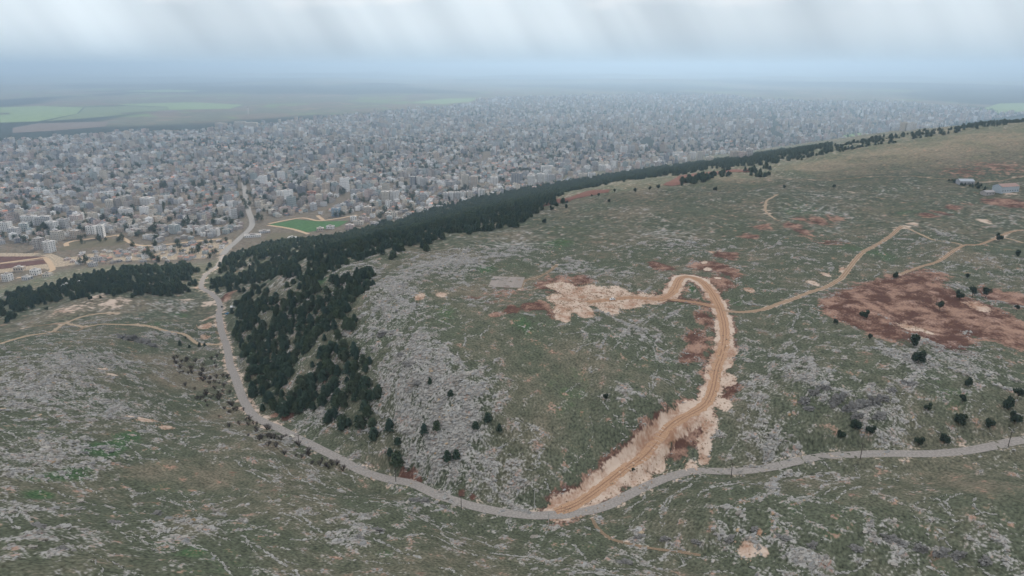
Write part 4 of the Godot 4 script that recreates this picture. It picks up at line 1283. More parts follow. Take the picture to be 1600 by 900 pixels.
	for k in CRAGS.size() / 4:
		var x: float = CRAGS[k * 4]
		var z: float = CRAGS[k * 4 + 1]
		var s: float = CRAGS[k * 4 + 2]
		var o := MeshInstance3D.new()
		o.mesh = bigs[k % 5]
		o.material_override = mm
		top("rock_outcrop", o)
		o.position = Vector3(x, ground(x, z) - s * 0.12, z)
		o.rotation = Vector3(rng.randf_range(-0.15, 0.15), rng.randf_range(-0.6, 0.6), rng.randf_range(-0.15, 0.15))
		o.scale = Vector3(s * rng.randf_range(0.8, 1.3), s * CRAGS[k * 4 + 3] * (1.5 if k < 17 else 1.1), s * 0.8)
		var where := "in the crag above the right road" if k < 13 else "of the dark crag below the western track" if k < 17 else "in the pale rock face beside the plantation" if k < 21 else "along the gully at the bottom right" if k < 35 else "on the near slope below the left road"
		tag(o, "grey limestone outcrop " + where, "rock", "limestone outcrops " + where)

# ---------------------------------------------------------------- trees
func near_spot(list: Array, x: float, z: float) -> String:
	var best := 0
	for k in list.size():
		if Vector2(list[k][0] - x, list[k][1] - z).length() < Vector2(list[best][0] - x, list[best][1] - z).length(): best = k
	return list[best][2]

func plant() -> void:
	M.bark = mat(0.09, 0.065, 0.05)
	var needle := mat(0.085, 0.128, 0.095, 0.8)
	needle.backlight_enabled = true
	needle.backlight = Color(0.2, 0.26, 0.16)
	M.needle = needle
	var greens := []
	for c in [[0.090, 0.136, 0.102], [0.076, 0.122, 0.100], [0.104, 0.142, 0.092], [0.086, 0.130, 0.096], [0.110, 0.142, 0.098]]:
		var nm := mat(c[0], c[1], c[2], 0.8)
		nm.backlight_enabled = true
		nm.backlight = Color(0.22, 0.28, 0.18)
		greens.append(nm)
	var leaf := mat(0.070, 0.098, 0.070, 0.8)
	leaf.backlight_enabled = true
	leaf.backlight = Color(0.2, 0.26, 0.16)
	M.leaf = leaf
	var kinds := []
	for k in 5:
		kinds.append(pine_meshes(300 + k, [7.4, 8.2, 7.0, 7.2, 6.4][k], [2.7, 2.6, 2.9, 3.1, 2.9][k], 700, [0.55, 0.7, 0.5, 0.42, 0.45][k]))
	var leafy := []
	for k in 3:
		leafy.append(broadleaf_meshes(340 + k, 6.0, [2.5, 2.8, 2.3][k], 700))
	var road_zone := Geometry2D.offset_polyline(line_points(ROAD, 6.0), 6.5)[0]
	var spots := []        # [x, z, size factor, kind, wood]
	rng.seed = 404
	for key in WOODS:
		var p := outline(WOODS[key])
		var area := Rect2(p[0], Vector2.ZERO)
		for q in p: area = area.expand(q)
		var gap: float = {"flank": 5.6, "band": 6.8, "band_far": 9.0, "west": 6.0, "crest": 7.0, "ridge_top": 11.0, "clump": 7.0, "clump_two": 9.0, "orchard": 6.0}[key]
		var nx := int(area.size.x / gap) + 1
		var nz := int(area.size.y / gap) + 1
		for i in nx:
			for j in nz:
				var x := area.position.x + (i + rng.randf_range(-0.1, 1.1)) * gap
				var z := area.position.y + (j + rng.randf_range(-0.1, 1.1)) * gap
				var open := patch.get_noise_2d(x * 0.22, z * 0.22) + 0.35 * patch.get_noise_2d(x, z)
				var keep := rng.randf()
				var size := 0.62 + 0.65 * pow(rng.randf(), 1.3)
				var kind := rng.randi() % 5
				var wob := Vector2(patch.get_noise_2d(x * 0.3, z * 0.3), patch.get_noise_2d(z * 0.3 + 70.0, x * 0.3)) * (45.0 if key in ["band", "west"] else 16.0 if key == "flank" else 0.0)
				if not Geometry2D.is_point_in_polygon(Vector2(x, z) + wob, p): continue
				if Geometry2D.is_point_in_polygon(Vector2(x, z), road_zone): continue
				if key == "flank" and (open > 0.25 or keep < 0.10): continue
				if key in ["band", "west"] and (open > 0.19 or keep < 0.14): continue
				if key in ["crest", "clump", "clump_two", "ridge_top", "band_far"] and (keep < 0.3 or open > 0.22): continue
				if key == "orchard": size *= 0.45
				if key == "ridge_top": size *= 0.85
				spots.append([x, z, size, kind, key])
	# the largest in the picture stand singly, the rest are the wood
	for s in spots:
		var y := ground(s[0], s[1])
		s.append(y)
		s.append(s[2] / Vector3(s[0], y - 300.0, s[1]).length())
	spots.sort_custom(func(a, b): return a[6] > b[6])
	var said := {"flank": ["dark green pine in the plantation on the steep flank beside the left road", "pines of the flank plantation"], "band": ["dark pine in the long belt behind the hill crest", "pines of the long belt"], "west": ["dark pine in the wood on the western hill", "pines of the western wood"], "crest": ["dark pine in the row along the rocky crest above the plantation", "pines along the crest"]}
	var singles := 235
	var wood := []
	for k in 5: wood.append(PackedFloat32Array())
	var first := []
	for k in kinds.size(): first.append(null)
	var made := 0
	for s in spots:
		var at := Vector3(s[0], s[5], s[1])
		var turn := rng.randf() * TAU
		var lean := rng.randf_range(0.95, 1.25)
		if made < singles and said.has(s[4]):
			made += 1
			var o: Node3D
			if first[s[3]] == null:
				o = thing("pine_tree", at, turn)
				part(o, "trunk", kinds[s[3]][0], M.bark)
				part(o, "crown", kinds[s[3]][1], greens[s[3]])
				first[s[3]] = o
			else:
				o = first[s[3]].duplicate()
				top("pine_tree", o)
				o.position = at
				o.rotation.y = turn
			o.scale = Vector3(s[2] * lean, s[2], s[2] * lean)
			var words: String = said[s[4]][0]
			if s[4] == "flank":
				words = "dark green pine of the flank plantation, " + near_spot(PLANTATION_SPOTS, s[0], s[1])
			tag(o, words, "tree", words if s[4] == "flank" else said[s[4]][1])
		else:
			put(wood[s[3]], Transform3D(Basis(Vector3.UP, turn).scaled(Vector3(s[2] * lean, s[2], s[2] * lean)), at))
	print("trees ", spots.size())
	var root := stuff("pine_wood", "dark pine woods in a long belt down to the edge of the city", "wood")
	for k in 5:
		var mesh := ArrayMesh.new()
		for q in 2:
			mesh.add_surface_from_arrays(Mesh.PRIMITIVE_TRIANGLES, kinds[k][q].surface_get_arrays(0))
			mesh.surface_set_material(q, [M.bark, greens[k]][q])
		multi("pine", mesh, wood[k], false, root)
	for t in LONE_TREES:
		var s: float = t[2] / 6.0
		var pine: bool = "pine" in t[3]
		var o := thing("pine_tree" if pine else "oak_bush" if "bush" in t[3] else "oak_tree", Vector3(t[0], ground(t[0], t[1]), t[1]), rng.randf() * TAU)
		var k := rng.randi() % (5 if pine else 3)
		part(o, "trunk", kinds[k][0] if pine else leafy[k][0], M.bark)
		part(o, "crown", kinds[k][1] if pine else leafy[k][1], M.needle if pine else M.leaf)
		o.scale = Vector3.ONE * (s * 0.75 if pine else s)
		tag(o, t[3], "bush" if "bush" in t[3] else "tree")
	# bare shrubs along the shoulder of the left road
	var twig := mat(0.075, 0.063, 0.06)
	var bare := []
	for k in 3: bare.append(shrub_mesh(500 + k))
	var sp := outline(SHRUB_PATCH)
	var sr := Rect2(sp[0], Vector2.ZERO)
	for q in sp: sr = sr.expand(q)
	var n := 0
	while n < 105:
		var q := Vector2(rng.randf_range(sr.position.x, sr.end.x), rng.randf_range(sr.position.y, sr.end.y))
		if not Geometry2D.is_point_in_polygon(q, sp): continue
		n += 1
		var o := MeshInstance3D.new()
		o.mesh = bare[n % 3]
		o.material_override = twig
		top("bare_shrub", o)
		o.position = Vector3(q.x, ground(q.x, q.y), q.y)
		o.rotation.y = rng.randf() * TAU
		o.scale = Vector3.ONE * rng.randf_range(0.9, 2.1)
		var words := "leafless grey shrub " + near_spot(SHRUB_SPOTS, q.x, q.y)
		tag(o, words, "shrub", words)

# ---------------------------------------------------------------- town
const TINT := {"white": [0.74, 0.74, 0.74], "cream": [0.60, 0.56, 0.50], "grey": [0.46, 0.465, 0.48], "taupe": [0.38, 0.35, 0.335], "tan": [0.50, 0.43, 0.37], "pink": [0.54, 0.45, 0.43], "teal": [0.40, 0.45, 0.46], "blue": [0.30, 0.42, 0.54], "dark": [0.26, 0.27, 0.30], "red": [0.42, 0.22, 0.17]}

func building_parts(w: float, d: float, tall: float, style: int) -> Array:
	# wall shell with parapet, roof slab with stair head and tanks, rows of windows, balconies
	var wall := fresh()
	var roof := fresh()
	var win := fresh()
	var bal := fresh()
	var e := Vector3(w * 0.5, tall, d * 0.5)
	box(wall, Vector3(-e.x, -1.5, -e.z), Vector3(e.x, tall, e.z))
	# parapet round the roof
	for s: float in [-1.0, 1.0]:
		box(wall, Vector3(minf(s * e.x, s * (e.x - 0.25)), tall, -e.z), Vector3(maxf(s * e.x, s * (e.x - 0.25)), tall + 0.7, e.z))
		box(wall, Vector3(-e.x + 0.26, tall, minf(s * e.z, s * (e.z - 0.25))), Vector3(e.x - 0.26, tall + 0.7, maxf(s * e.z, s * (e.z - 0.25))))
	box(roof, Vector3(-e.x + 0.27, tall + 0.01, -e.z + 0.27), Vector3(e.x - 0.27, tall + 0.25, e.z - 0.27))
	box(roof, Vector3(-w * 0.16, tall + 0.26, -d * 0.18), Vector3(w * 0.12, tall + 2.6, d * 0.12))
	for k in 3:
		box(roof, Vector3(-w * 0.35 + k * w * 0.25, tall + 0.26, d * 0.2), Vector3(-w * 0.35 + k * w * 0.25 + 1.2, tall + 1.5, d * 0.2 + 1.0))
	var floors := maxi(1, int(tall / 3.0))
	var fh := tall / floors
	for f in floors:
		var y := f * fh + fh * 0.32
		for sgn: float in [-1.0, 1.0]:
			var nx := maxi(2, int(w / 3.2))
			for k in nx:
				var x := -e.x + (k + 0.5) * w / nx
				var zz := sgn * (e.z + 0.03)
				box(win, Vector3(x - 0.75, y, minf(zz, zz - sgn * 0.1)), Vector3(x + 0.75, y + fh * 0.48, maxf(zz, zz - sgn * 0.1)))
				if style == 1 and f > 0 and k % 2 == 0:
					var z1 := sgn * (e.z + 0.04)
					var z2 := sgn * (e.z + 1.3)
					box(bal, Vector3(x - 1.6, f * fh, minf(z1, z2)), Vector3(x + 1.6, f * fh + 1.05, maxf(z1, z2)))
			var nd := maxi(1, int(d / 4.0))
			for k in nd:
				var z := -e.z + (k + 0.5) * d / nd
				var xx := sgn * (e.x + 0.03)
				box(win, Vector3(minf(xx, xx - sgn * 0.1), y, z - 0.7), Vector3(maxf(xx, xx - sgn * 0.1), y + fh * 0.48, z + 0.7))
	return [wall.commit(), roof.commit(), win.commit(), bal.commit() if style == 1 else null]

func gable_parts(w: float, d: float, tall: float) -> Array:
	var wall := fresh()
	var roof := fresh()
	var win := fresh()
	box(wall, Vector3(-w / 2, -1.5, -d / 2), Vector3(w / 2, tall, d / 2))
	var rise := d * 0.22
	var o := 0.4
	for s: float in [-1.0, 1.0]:
		var a := Vector3(-w / 2 - o, tall - 0.05, s * (d / 2 + o))
		var b := Vector3(w / 2 + o, tall - 0.05, s * (d / 2 + o))
		var c := Vector3(w / 2 + o, tall + rise, 0)
		var e := Vector3(-w / 2 - o, tall + rise, 0)
		var nn := Vector3(0, d / 2, s * rise).normalized()
		for v in ([a, c, b, a, e, c] if s > 0.0 else [a, b, c, a, c, e]):
			roof.set_normal(nn)
			roof.add_vertex(v)
		var tri := [Vector3(s * w / 2, tall, -d / 2), Vector3(s * w / 2, tall + rise * 0.94, 0), Vector3(s * w / 2, tall, d / 2)]
		if s > 0.0: tri.reverse()
		for v in tri:
			wall.set_normal(Vector3(s, 0, 0))
			wall.add_vertex(v)
	for k in maxi(2, int(w / 3.5)):
		var x := -w / 2 + (k + 0.5) * w / maxi(2, int(w / 3.5))
		for s: float in [-1.0, 1.0]:
			var zz: float = s * (d / 2 + 0.03)
			box(win, Vector3(x - 0.6, 1.0, minf(zz, zz - s * 0.1)), Vector3(x + 0.6, 2.3, maxf(zz, zz - s * 0.1)))
	return [wall.commit(), roof.commit(), win.commit(), null]

func tinted(parts: Array, roof: Color) -> ArrayMesh:
	# the same building as one mesh whose walls take the copy's colour
	var st := fresh()
	var cols := [Color.WHITE, roof, Color(0.2, 0.22, 0.25), Color(0.8, 0.8, 0.8)]
	for k in parts.size():
		if parts[k] == null: continue
		var a: Array = parts[k].surface_get_arrays(0)
		var v: PackedVector3Array = a[Mesh.ARRAY_VERTEX]
		var n: PackedVector3Array = a[Mesh.ARRAY_NORMAL]
		for i in v.size():
			st.set_color(cols[k])
			st.set_normal(n[i])
			st.add_vertex(v[i])
	return st.commit()

func raise_building(called: String, at: Vector3, turn: float, parts: Array, wall: Material, roof: Material) -> Node3D:
	var o := thing(called, at, turn)
	part(o, "wall", parts[0], wall)
	part(o, "roof", parts[1], roof)
	var w := part(o, "windows", parts[2], M.window)
	w.set_meta("kind", "stuff")
	if parts.size() > 3 and parts[3] != null:
		var b := part(o, "balconies", parts[3], M.balcony)
		b.set_meta("kind", "stuff")
	return o

func build_town() -> void:
	M.window = mat(0.06, 0.07, 0.085, 0.35)
	M.balcony = mat(0.5, 0.49, 0.47)
	var walls := {}
	for k in TINT: walls[k] = soil_mat(Color(TINT[k][0], TINT[k][1], TINT[k][2]) * 0.88, Color(TINT[k][0], TINT[k][1], TINT[k][2]) * 1.08, 0.05, 600)
	var roofs := [mat(0.34, 0.32, 0.31), mat(0.46, 0.45, 0.44), mat(0.33, 0.20, 0.16), mat(0.30, 0.29, 0.29)]
	rng.seed = 900
	var solid := []
	for b in BLOCKS:
		var tall: float = b[3]
		var low := tall < 7.5
		var parts := building_parts(b[2] * 0.92, b[4], tall, 0 if low else 1)
		var o := raise_building("house" if low else "apartment_block", Vector3(b[0], ground(b[0], b[1] - b[4] * 0.5), b[1] - b[4] * 0.5), rng.randf_range(-0.35, 0.35), parts, walls[b[5]], roofs[2] if b[5] == "red" else roofs[rng.randi() % 2])
		tag(o, b[6], "house" if low else "apartment block")
		solid.append([Vector2(b[0], b[1] - b[4] * 0.5), maxf(b[2], b[4]) * 0.62 + 6.0])
	# the fabric of the city
	var types := []
	var specs := [[10, 9, 3.4, 0], [12, 10, 6.4, 0], [11, 12, 6.4, 0], [13, 11, 9.4, 0], [12, 12, 9.6, 1], [16, 13, 15.5, 1], [18, 14, 18.5, 1], [15, 15, 22.0, 1], [22, 14, 24.5, 1], [46, 24, 8.0, 0]]
	for s in specs: types.append(building_parts(s[0], s[1], s[2], s[3]))
	types.append(gable_parts(12, 9, 5.5))
	specs.append([12, 9, 5.5, 0])
	var town := outline(CITY)
	var edge := outline(OUTSKIRTS)
	var keepout := []
	for f in FIELDS:
		if f[0] != "open_land" or f[3][1] < -1600: keepout.append(outline(f[3]))
	var lanes := []
	for l in [AVENUE] + SIDE_LANES:
		for q in line_points(l, 9.0): lanes.append(q)
	var warp := FastNoiseLite.new()
	warp.seed = 31
	warp.frequency = 0.0014
	var zone := FastNoiseLite.new()
	zone.seed = 33
	zone.frequency = 0.0021
	var spots := []
	var tree_spots := []
	var pal := ["white", "white", "cream", "taupe", "grey", "grey", "taupe", "cream", "tan", "pink", "teal", "dark"]
	var turn0 := 0.32
	var ct := cos(turn0)
	var sn := sin(turn0)
	for bi in range(-165, 165):
		for bj in range(0, 275):
			for k in 8:
				var gx := bi * 64.0 + (k % 4) * 13.6
				var gz := -700.0 - bj * 35.0 - (k / 4) * 13.0
				var x := gx * ct - gz * sn - 900.0
				var z := gx * sn + gz * ct
				if z > -950.0 or z < -8200.0 or absf(x) > -z * 0.86 + 40.0: continue
				if posmod(bi, 8) == 0 and k % 4 < 2 or posmod(bj, 11) == 0 and k < 4: continue
				var roll := rng.randf()
				var pick := rng.randf()
				var hue := rng.randi() % 12
				var jx := rng.randf_range(-2, 2)
				var jz := rng.randf_range(-2, 2)
				var wx := warp.get_noise_2d(x, z) * 90.0
				var wz := warp.get_noise_2d(x + 4000.0, z) * 90.0
				x += wx + jx
				z += wz + jz
				var p := Vector2(x, z)
				var inside := Geometry2D.is_point_in_polygon(p, town)
				var rim := not inside and Geometry2D.is_point_in_polygon(p, edge)
				if not inside and not rim: continue
				if z < -4200.0 and roll > 0.55: continue
				if roll < (0.17 if inside else 0.3):
					if roll < 0.14: tree_spots.append(p)
					continue
				if zone.get_noise_2d(x * 3.0 + 900.0, z * 3.0) > 0.42:
					if roll < 0.5: tree_spots.append(p)
					continue
				if ground(x, z) > 26.0: continue
				var bad := false
				for f in keepout:
					if Geometry2D.is_point_in_polygon(p, f):
						bad = true
						break
				if bad: continue
				if z > -2600.0:
					for q in lanes:
						if absf(q.x - x) < 15.0 and absf(q.y - z) < 15.0:
							bad = true
							break
					if not bad:
						for s in solid:
							if s[0].distance_to(p) < s[1] + 5.0:
								bad = true
								break
					if bad: continue
				var dense := zone.get_noise_2d(x, z) + smoothstep(-1500.0, -4500.0, z) * 0.32 + smoothstep(-200.0, 1200.0, x) * 0.12
				var type := 0
				if rim: type = [0, 0, 10, 1][int(pick * 4)]
				elif dense > 0.42: type = [5, 6, 7, 8, 4, 6, 5, 3][int(pick * 8)]
				elif dense > 0.1: type = [3, 4, 4, 5, 2, 3, 6, 1][int(pick * 8)]
				else: type = [0, 1, 1, 2, 2, 3, 3, 10, 4, 1][int(pick * 10)]
				if type >= 5 and type < 10:
					if k % 2 == 1: continue
				if pick > 0.9965 and z < -1700.0: type = 9
				var ang := -turn0 + (warp.get_noise_2d(x + 20.0, z) - warp.get_noise_2d(x, z)) * 3.0 + (PI / 2 if hue % 3 == 0 else 0.0)
				spots.append([x, z, type, pal[hue], ang, rng.randf_range(0.6, 0.92)])
	# loose cottages on the sandy edge of town
	var er := Rect2(edge[0], Vector2.ZERO)
	for q in edge: er = er.expand(q)
	var cottages := []
	for k in 900:
		var p := Vector2(rng.randf_range(er.position.x, er.end.x), rng.randf_range(er.position.y, er.end.y))
		var kind := 0 if rng.randf() < 0.6 else 10
		var hue: String = ["cream", "tan", "grey", "white", "taupe", "pink"][rng.randi() % 6]
		var ang := rng.randf_range(-0.5, 0.5)
		var size := rng.randf_range(0.55, 0.85)
		if cottages.size() > 95 or not Geometry2D.is_point_in_polygon(p, edge) or ground(p.x, p.y) > 26.0: continue
		var free := true
		for q in spots:
			if absf(q[0] - p.x) < 13.0 and absf(q[1] - p.y) < 13.0:
				free = false
				break
		for s in solid:
			if s[0].distance_to(p) < s[1] + 3.0: free = false
		for q in lanes:
			if q.distance_to(p) < 11.0: free = false
		if not free: continue
		cottages.append(p)
		spots.append([p.x, p.y, kind, hue, ang, size])
		if cottages.size() % 3 == 0: tree_spots.append(p + Vector2(9, 6))
	spots.sort_custom(func(a, b): return Vector2(a[0], a[1]).length_squared() < Vector2(b[0], b[1]).length_squared())
	print("buildings ", spots.size())
	var bulk := []
	for t in types.size(): bulk.append(PackedFloat32Array())
	var first := {}
	for i in spots.size():
		var s = spots[i]
		if i < 230:
			var key := "%d %s" % [s[2], s[3]]
			var o: Node3D
			var called := "apartment_block" if s[2] >= 5 and s[2] < 9 else "house"
			if not first.has(key):
				o = raise_building(called, Vector3(s[0], ground(s[0], s[1]), s[1]), s[4], types[s[2]], walls[s[3]], roofs[2] if s[2] == 10 else roofs[i % 2])
				first[key] = o
			else:
				o = first[key].duplicate()
				top(called, o)
				o.position = Vector3(s[0], ground(s[0], s[1]), s[1])
				o.rotation.y = s[4]
			o.scale = Vector3.ONE * s[5]
			var where := "in the rows of houses left of the avenue" if s[0] < -560 else "near the foot of the avenue" if s[0] < -420 else "behind the green field right of the avenue"
			if Geometry2D.is_point_in_polygon(Vector2(s[0], s[1]), edge): where = "scattered on the sandy ground above the western wood"
			tag(o, "%s %s %s" % [s[3], "flat block" if called != "house" else "tile roofed house" if s[2] == 10 else "single storey house" if s[2] == 0 else "flat roofed house", where], "house" if called == "house" else "apartment block", "houses " + where)
		else:
			var c: Array = TINT[s[3]]
			var v := 0.85 + 0.3 * fmod(s[5] * 37.0, 1.0)
			put(bulk[s[2]], Transform3D(Basis(Vector3.UP, s[4]).scaled(Vector3(s[5], s[5] * (0.95 + 0.75 * fmod(s[5] * 91.0, 1.0)), s[5])), Vector3(s[0], ground(s[0], s[1]), s[1])), Color(c[0] * v, c[1] * v, c[2] * v))
	var bm := StandardMaterial3D.new()
	bm.vertex_color_use_as_albedo = true
	bm.roughness = 0.85
	bm.metallic_specular = 0.2
	var root := stuff("city_fabric", "pale dense city of flat roofed houses and blocks fading into blue haze", "city")
	for t in types.size():
		if bulk[t].size(): multi("building", tinted(types[t], [Color(0.62, 0.59, 0.58), Color(0.8, 0.8, 0.82), Color(0.5, 0.46, 0.44)][t % 3] if t != 10 else Color(0.75, 0.42, 0.33)), bulk[t], true, root, bm)
	# trees between the houses
	var broad := broadleaf_meshes(380, 6.5, 2.8, 220)
	var mesh := ArrayMesh.new()
	for q in 2:
		mesh.add_surface_from_arrays(Mesh.PRIMITIVE_TRIANGLES, broad[q].surface_get_arrays(0))
		mesh.surface_set_material(q, [M.bark, M.leaf][q])
	var pt := PackedFloat32Array()
	for p in tree_spots:
		for q in (3 if p.y > -3000.0 else 1):
			var s := rng.randf_range(0.7, 1.8)
			put(pt, Transform3D(Basis(Vector3.UP, rng.randf() * TAU).scaled(Vector3(s, s * rng.randf_range(0.9, 1.6), s)), Vector3(p.x + rng.randf_range(-7, 7), 0, p.y + rng.randf_range(-7, 7))))
	print("town trees ", pt.size() / 12)
	var tr := stuff("town_trees", "small dark trees dotted between the houses of the city", "trees")
	multi("tree", mesh, pt, false, tr)

# ---------------------------------------------------------------- roads and small things
func lay_roads() -> void:
	M.asphalt = soil_mat(Color(0.26, 0.235, 0.22), Color(0.36, 0.33, 0.305), 0.06, 40)
	M.dirt = soil_mat(Color(0.34, 0.205, 0.13), Color(0.52, 0.34, 0.225), 0.07, 41, 0.03)
	M.pale_dirt = soil_mat(Color(0.33, 0.25, 0.175), Color(0.45, 0.345, 0.25), 0.07, 42, 0.03)
	M.brown_dirt = soil_mat(Color(0.20, 0.145, 0.10), Color(0.30, 0.22, 0.15), 0.07, 43, 0.03)
	strip("road", line_points(ROAD, 2.5), 3.1, 0.10, M.asphalt, 0.05)
	for k in TRACKS:
		var m: Material = M.dirt if k in ["haul", "link"] else M.brown_dirt if k in ["west_thin", "west_link", "gully", "plateau", "upper"] else M.pale_dirt
		strip("dirt_track", line_points(TRACKS[k][1], 2.0), TRACKS[k][0] * 0.5, 0.13 if k != "link" else 0.09, m, 0.5)
	var rut := soil_mat(Color(0.23, 0.13, 0.085), Color(0.36, 0.225, 0.15), 0.09, 53, 0.03)
	for k in ["haul", "ridge", "link", "farm"]:
		var mid := line_points(TRACKS[k][1], 2.0)
		for side in [-0.9, 0.9]:
			var run := PackedVector2Array()
			for i in mid.size():
				var d := (mid[mini(i + 1, mid.size() - 1)] - mid[maxi(i - 1, 0)]).normalized()
				run.append(mid[i] + Vector2(-d.y, d.x) * side)
			strip("wheel_rut", run, 0.32, 0.19, rut, 0.8)
	strip("avenue", line_points(AVENUE, 6.0), 5.5, 0.35, soil_mat(Color(0.22, 0.215, 0.21), Color(0.30, 0.29, 0.285), 0.03, 44))
	for l in SIDE_LANES:
		strip("lane", line_points(l, 6.0), 4.0, 0.45, M.pale_dirt, 0.3)
	var fm := {"green": soil_mat(Color(0.045, 0.105, 0.045), Color(0.07, 0.145, 0.06), 0.01, 45), "red": soil_mat(Color(0.085, 0.05, 0.048), Color(0.13, 0.075, 0.066), 0.012, 46), "fallow": soil_mat(Color(0.10, 0.098, 0.07), Color(0.14, 0.12, 0.085), 0.012, 47), "sand": soil_mat(Color(0.19, 0.16, 0.125), Color(0.43, 0.36, 0.28), 0.014, 48, 0.035), "pale_green": soil_mat(Color(0.13, 0.20, 0.09), Color(0.19, 0.26, 0.12), 0.0016, 49), "pale": mat(0.55, 0.56, 0.57, 0.4), "dull_green": soil_mat(Color(0.10, 0.14, 0.075), Color(0.15, 0.19, 0.10), 0.0016, 52), "mauve": soil_mat(Color(0.12, 0.10, 0.092), Color(0.16, 0.13, 0.115), 0.003, 50)}
	for f in FIELDS:
		var o := field(f[0], f[3], 0.12 if f[0] == "open_land" else 0.22 if f[3][1] > -2600.0 else 1.2, fm[f[1]])
		tag(o, f[2], "field", "", "structure")
	for f in HILL_FIELDS:
		tag(hill_field(f[0], f[2], 0.5, soil_mat(Color(0.12, 0.06, 0.05), Color(0.20, 0.105, 0.085), 0.03, 51)), f[1], "field", "", "structure")

func pole(at: Vector2, tall: float, dark: bool, label: String) -> void:
	var o := thing("utility_pole", Vector3(at.x, ground(at.x, at.y), at.y), rng.randf_range(-0.6, 0.6))
	var m: Material = M.pole_dark if dark else M.pole_pale
	var st := fresh()
	tube(st, Vector3(0, -0.6, 0), Vector3(0, tall, 0), 0.2, 0.13, 8)
	part(o, "shaft", st.commit(), m)
	st = fresh()
	box(st, Vector3(-1.1, tall - 0.55, -0.08), Vector3(1.1, tall - 0.37, 0.08))
	part(o, "crossarm", st.commit(), m)
	for x in [-1.0, 0.0, 1.0]:
		st = fresh()
		tube(st, Vector3(x, tall - (0.37 if x != 0.0 else 0.02), 0), Vector3(x, tall + (0.0 if x != 0.0 else 0.34), 0), 0.08, 0.05, 6)
		part(o, "insulator", st.commit(), M.insulator)
	tag(o, label, "pole")

func car(called: String, at: Vector2, turn: float, paint_: Material, label: String, category: String) -> void:
	var y := ground(at.x, at.y) + 0.16
	var o := thing(called, Vector3(at.x, y, at.y), turn)
	var body := CSGPolygon3D.new()
	body.polygon = PackedVector2Array([Vector2(-2.1, 0.35), Vector2(-2.12, 0.85), Vector2(-1.95, 0.98), Vector2(-1.0, 1.05), Vector2(-0.35, 1.5), Vector2(1.15, 1.52), Vector2(1.85, 1.05), Vector2(2.1, 0.95), Vector2(2.12, 0.4), Vector2(1.8, 0.3), Vector2(-1.8, 0.3)])
	body.depth = 1.72
	body.name = "body"
	body.material = paint_
	body.position = Vector3(0, 0, 0.86)
	o.add_child(body, true)
	var st := fresh()
	for s: float in [-1.0, 1.0]:
		var zz: float = s * 0.875
		box(st, Vector3(-0.55, 1.05, minf(zz, zz - s * 0.02)), Vector3(1.3, 1.4, maxf(zz, zz - s * 0.02)))
	part(o, "side_windows", st.commit(), M.glass).set_meta("kind", "stuff")
	st = fresh()
	for v in [Vector3(-1.0, 1.09, -0.75), Vector3(-0.42, 1.49, -0.68), Vector3(-0.42, 1.49, 0.68), Vector3(-1.0, 1.09, -0.75), Vector3(-0.42, 1.49, 0.68), Vector3(-1.0, 1.09, 0.75)]:
		st.set_normal(Vector3(-0.6, 0.8, 0))
		st.add_vertex(v)
	part(o, "windscreen", st.commit(), M.glass)
	for x in [-1.3, 1.3]:
		for s: float in [-1.0, 1.0]:
			st = fresh()
			tube(st, Vector3(x, 0.32, s * 0.7), Vector3(x, 0.32, s * 0.9), 0.32, 0.32, 12)
			part(o, "wheel", st.commit(), M.tyre)
	for s in [-0.6, 0.6]:
		st = fresh()
		box(st, Vector3(-2.16, 0.65, s - 0.18), Vector3(-2.11, 0.82, s + 0.18))
		part(o, "headlight", st.commit(), M.lampglass)
	tag(o, label, category)

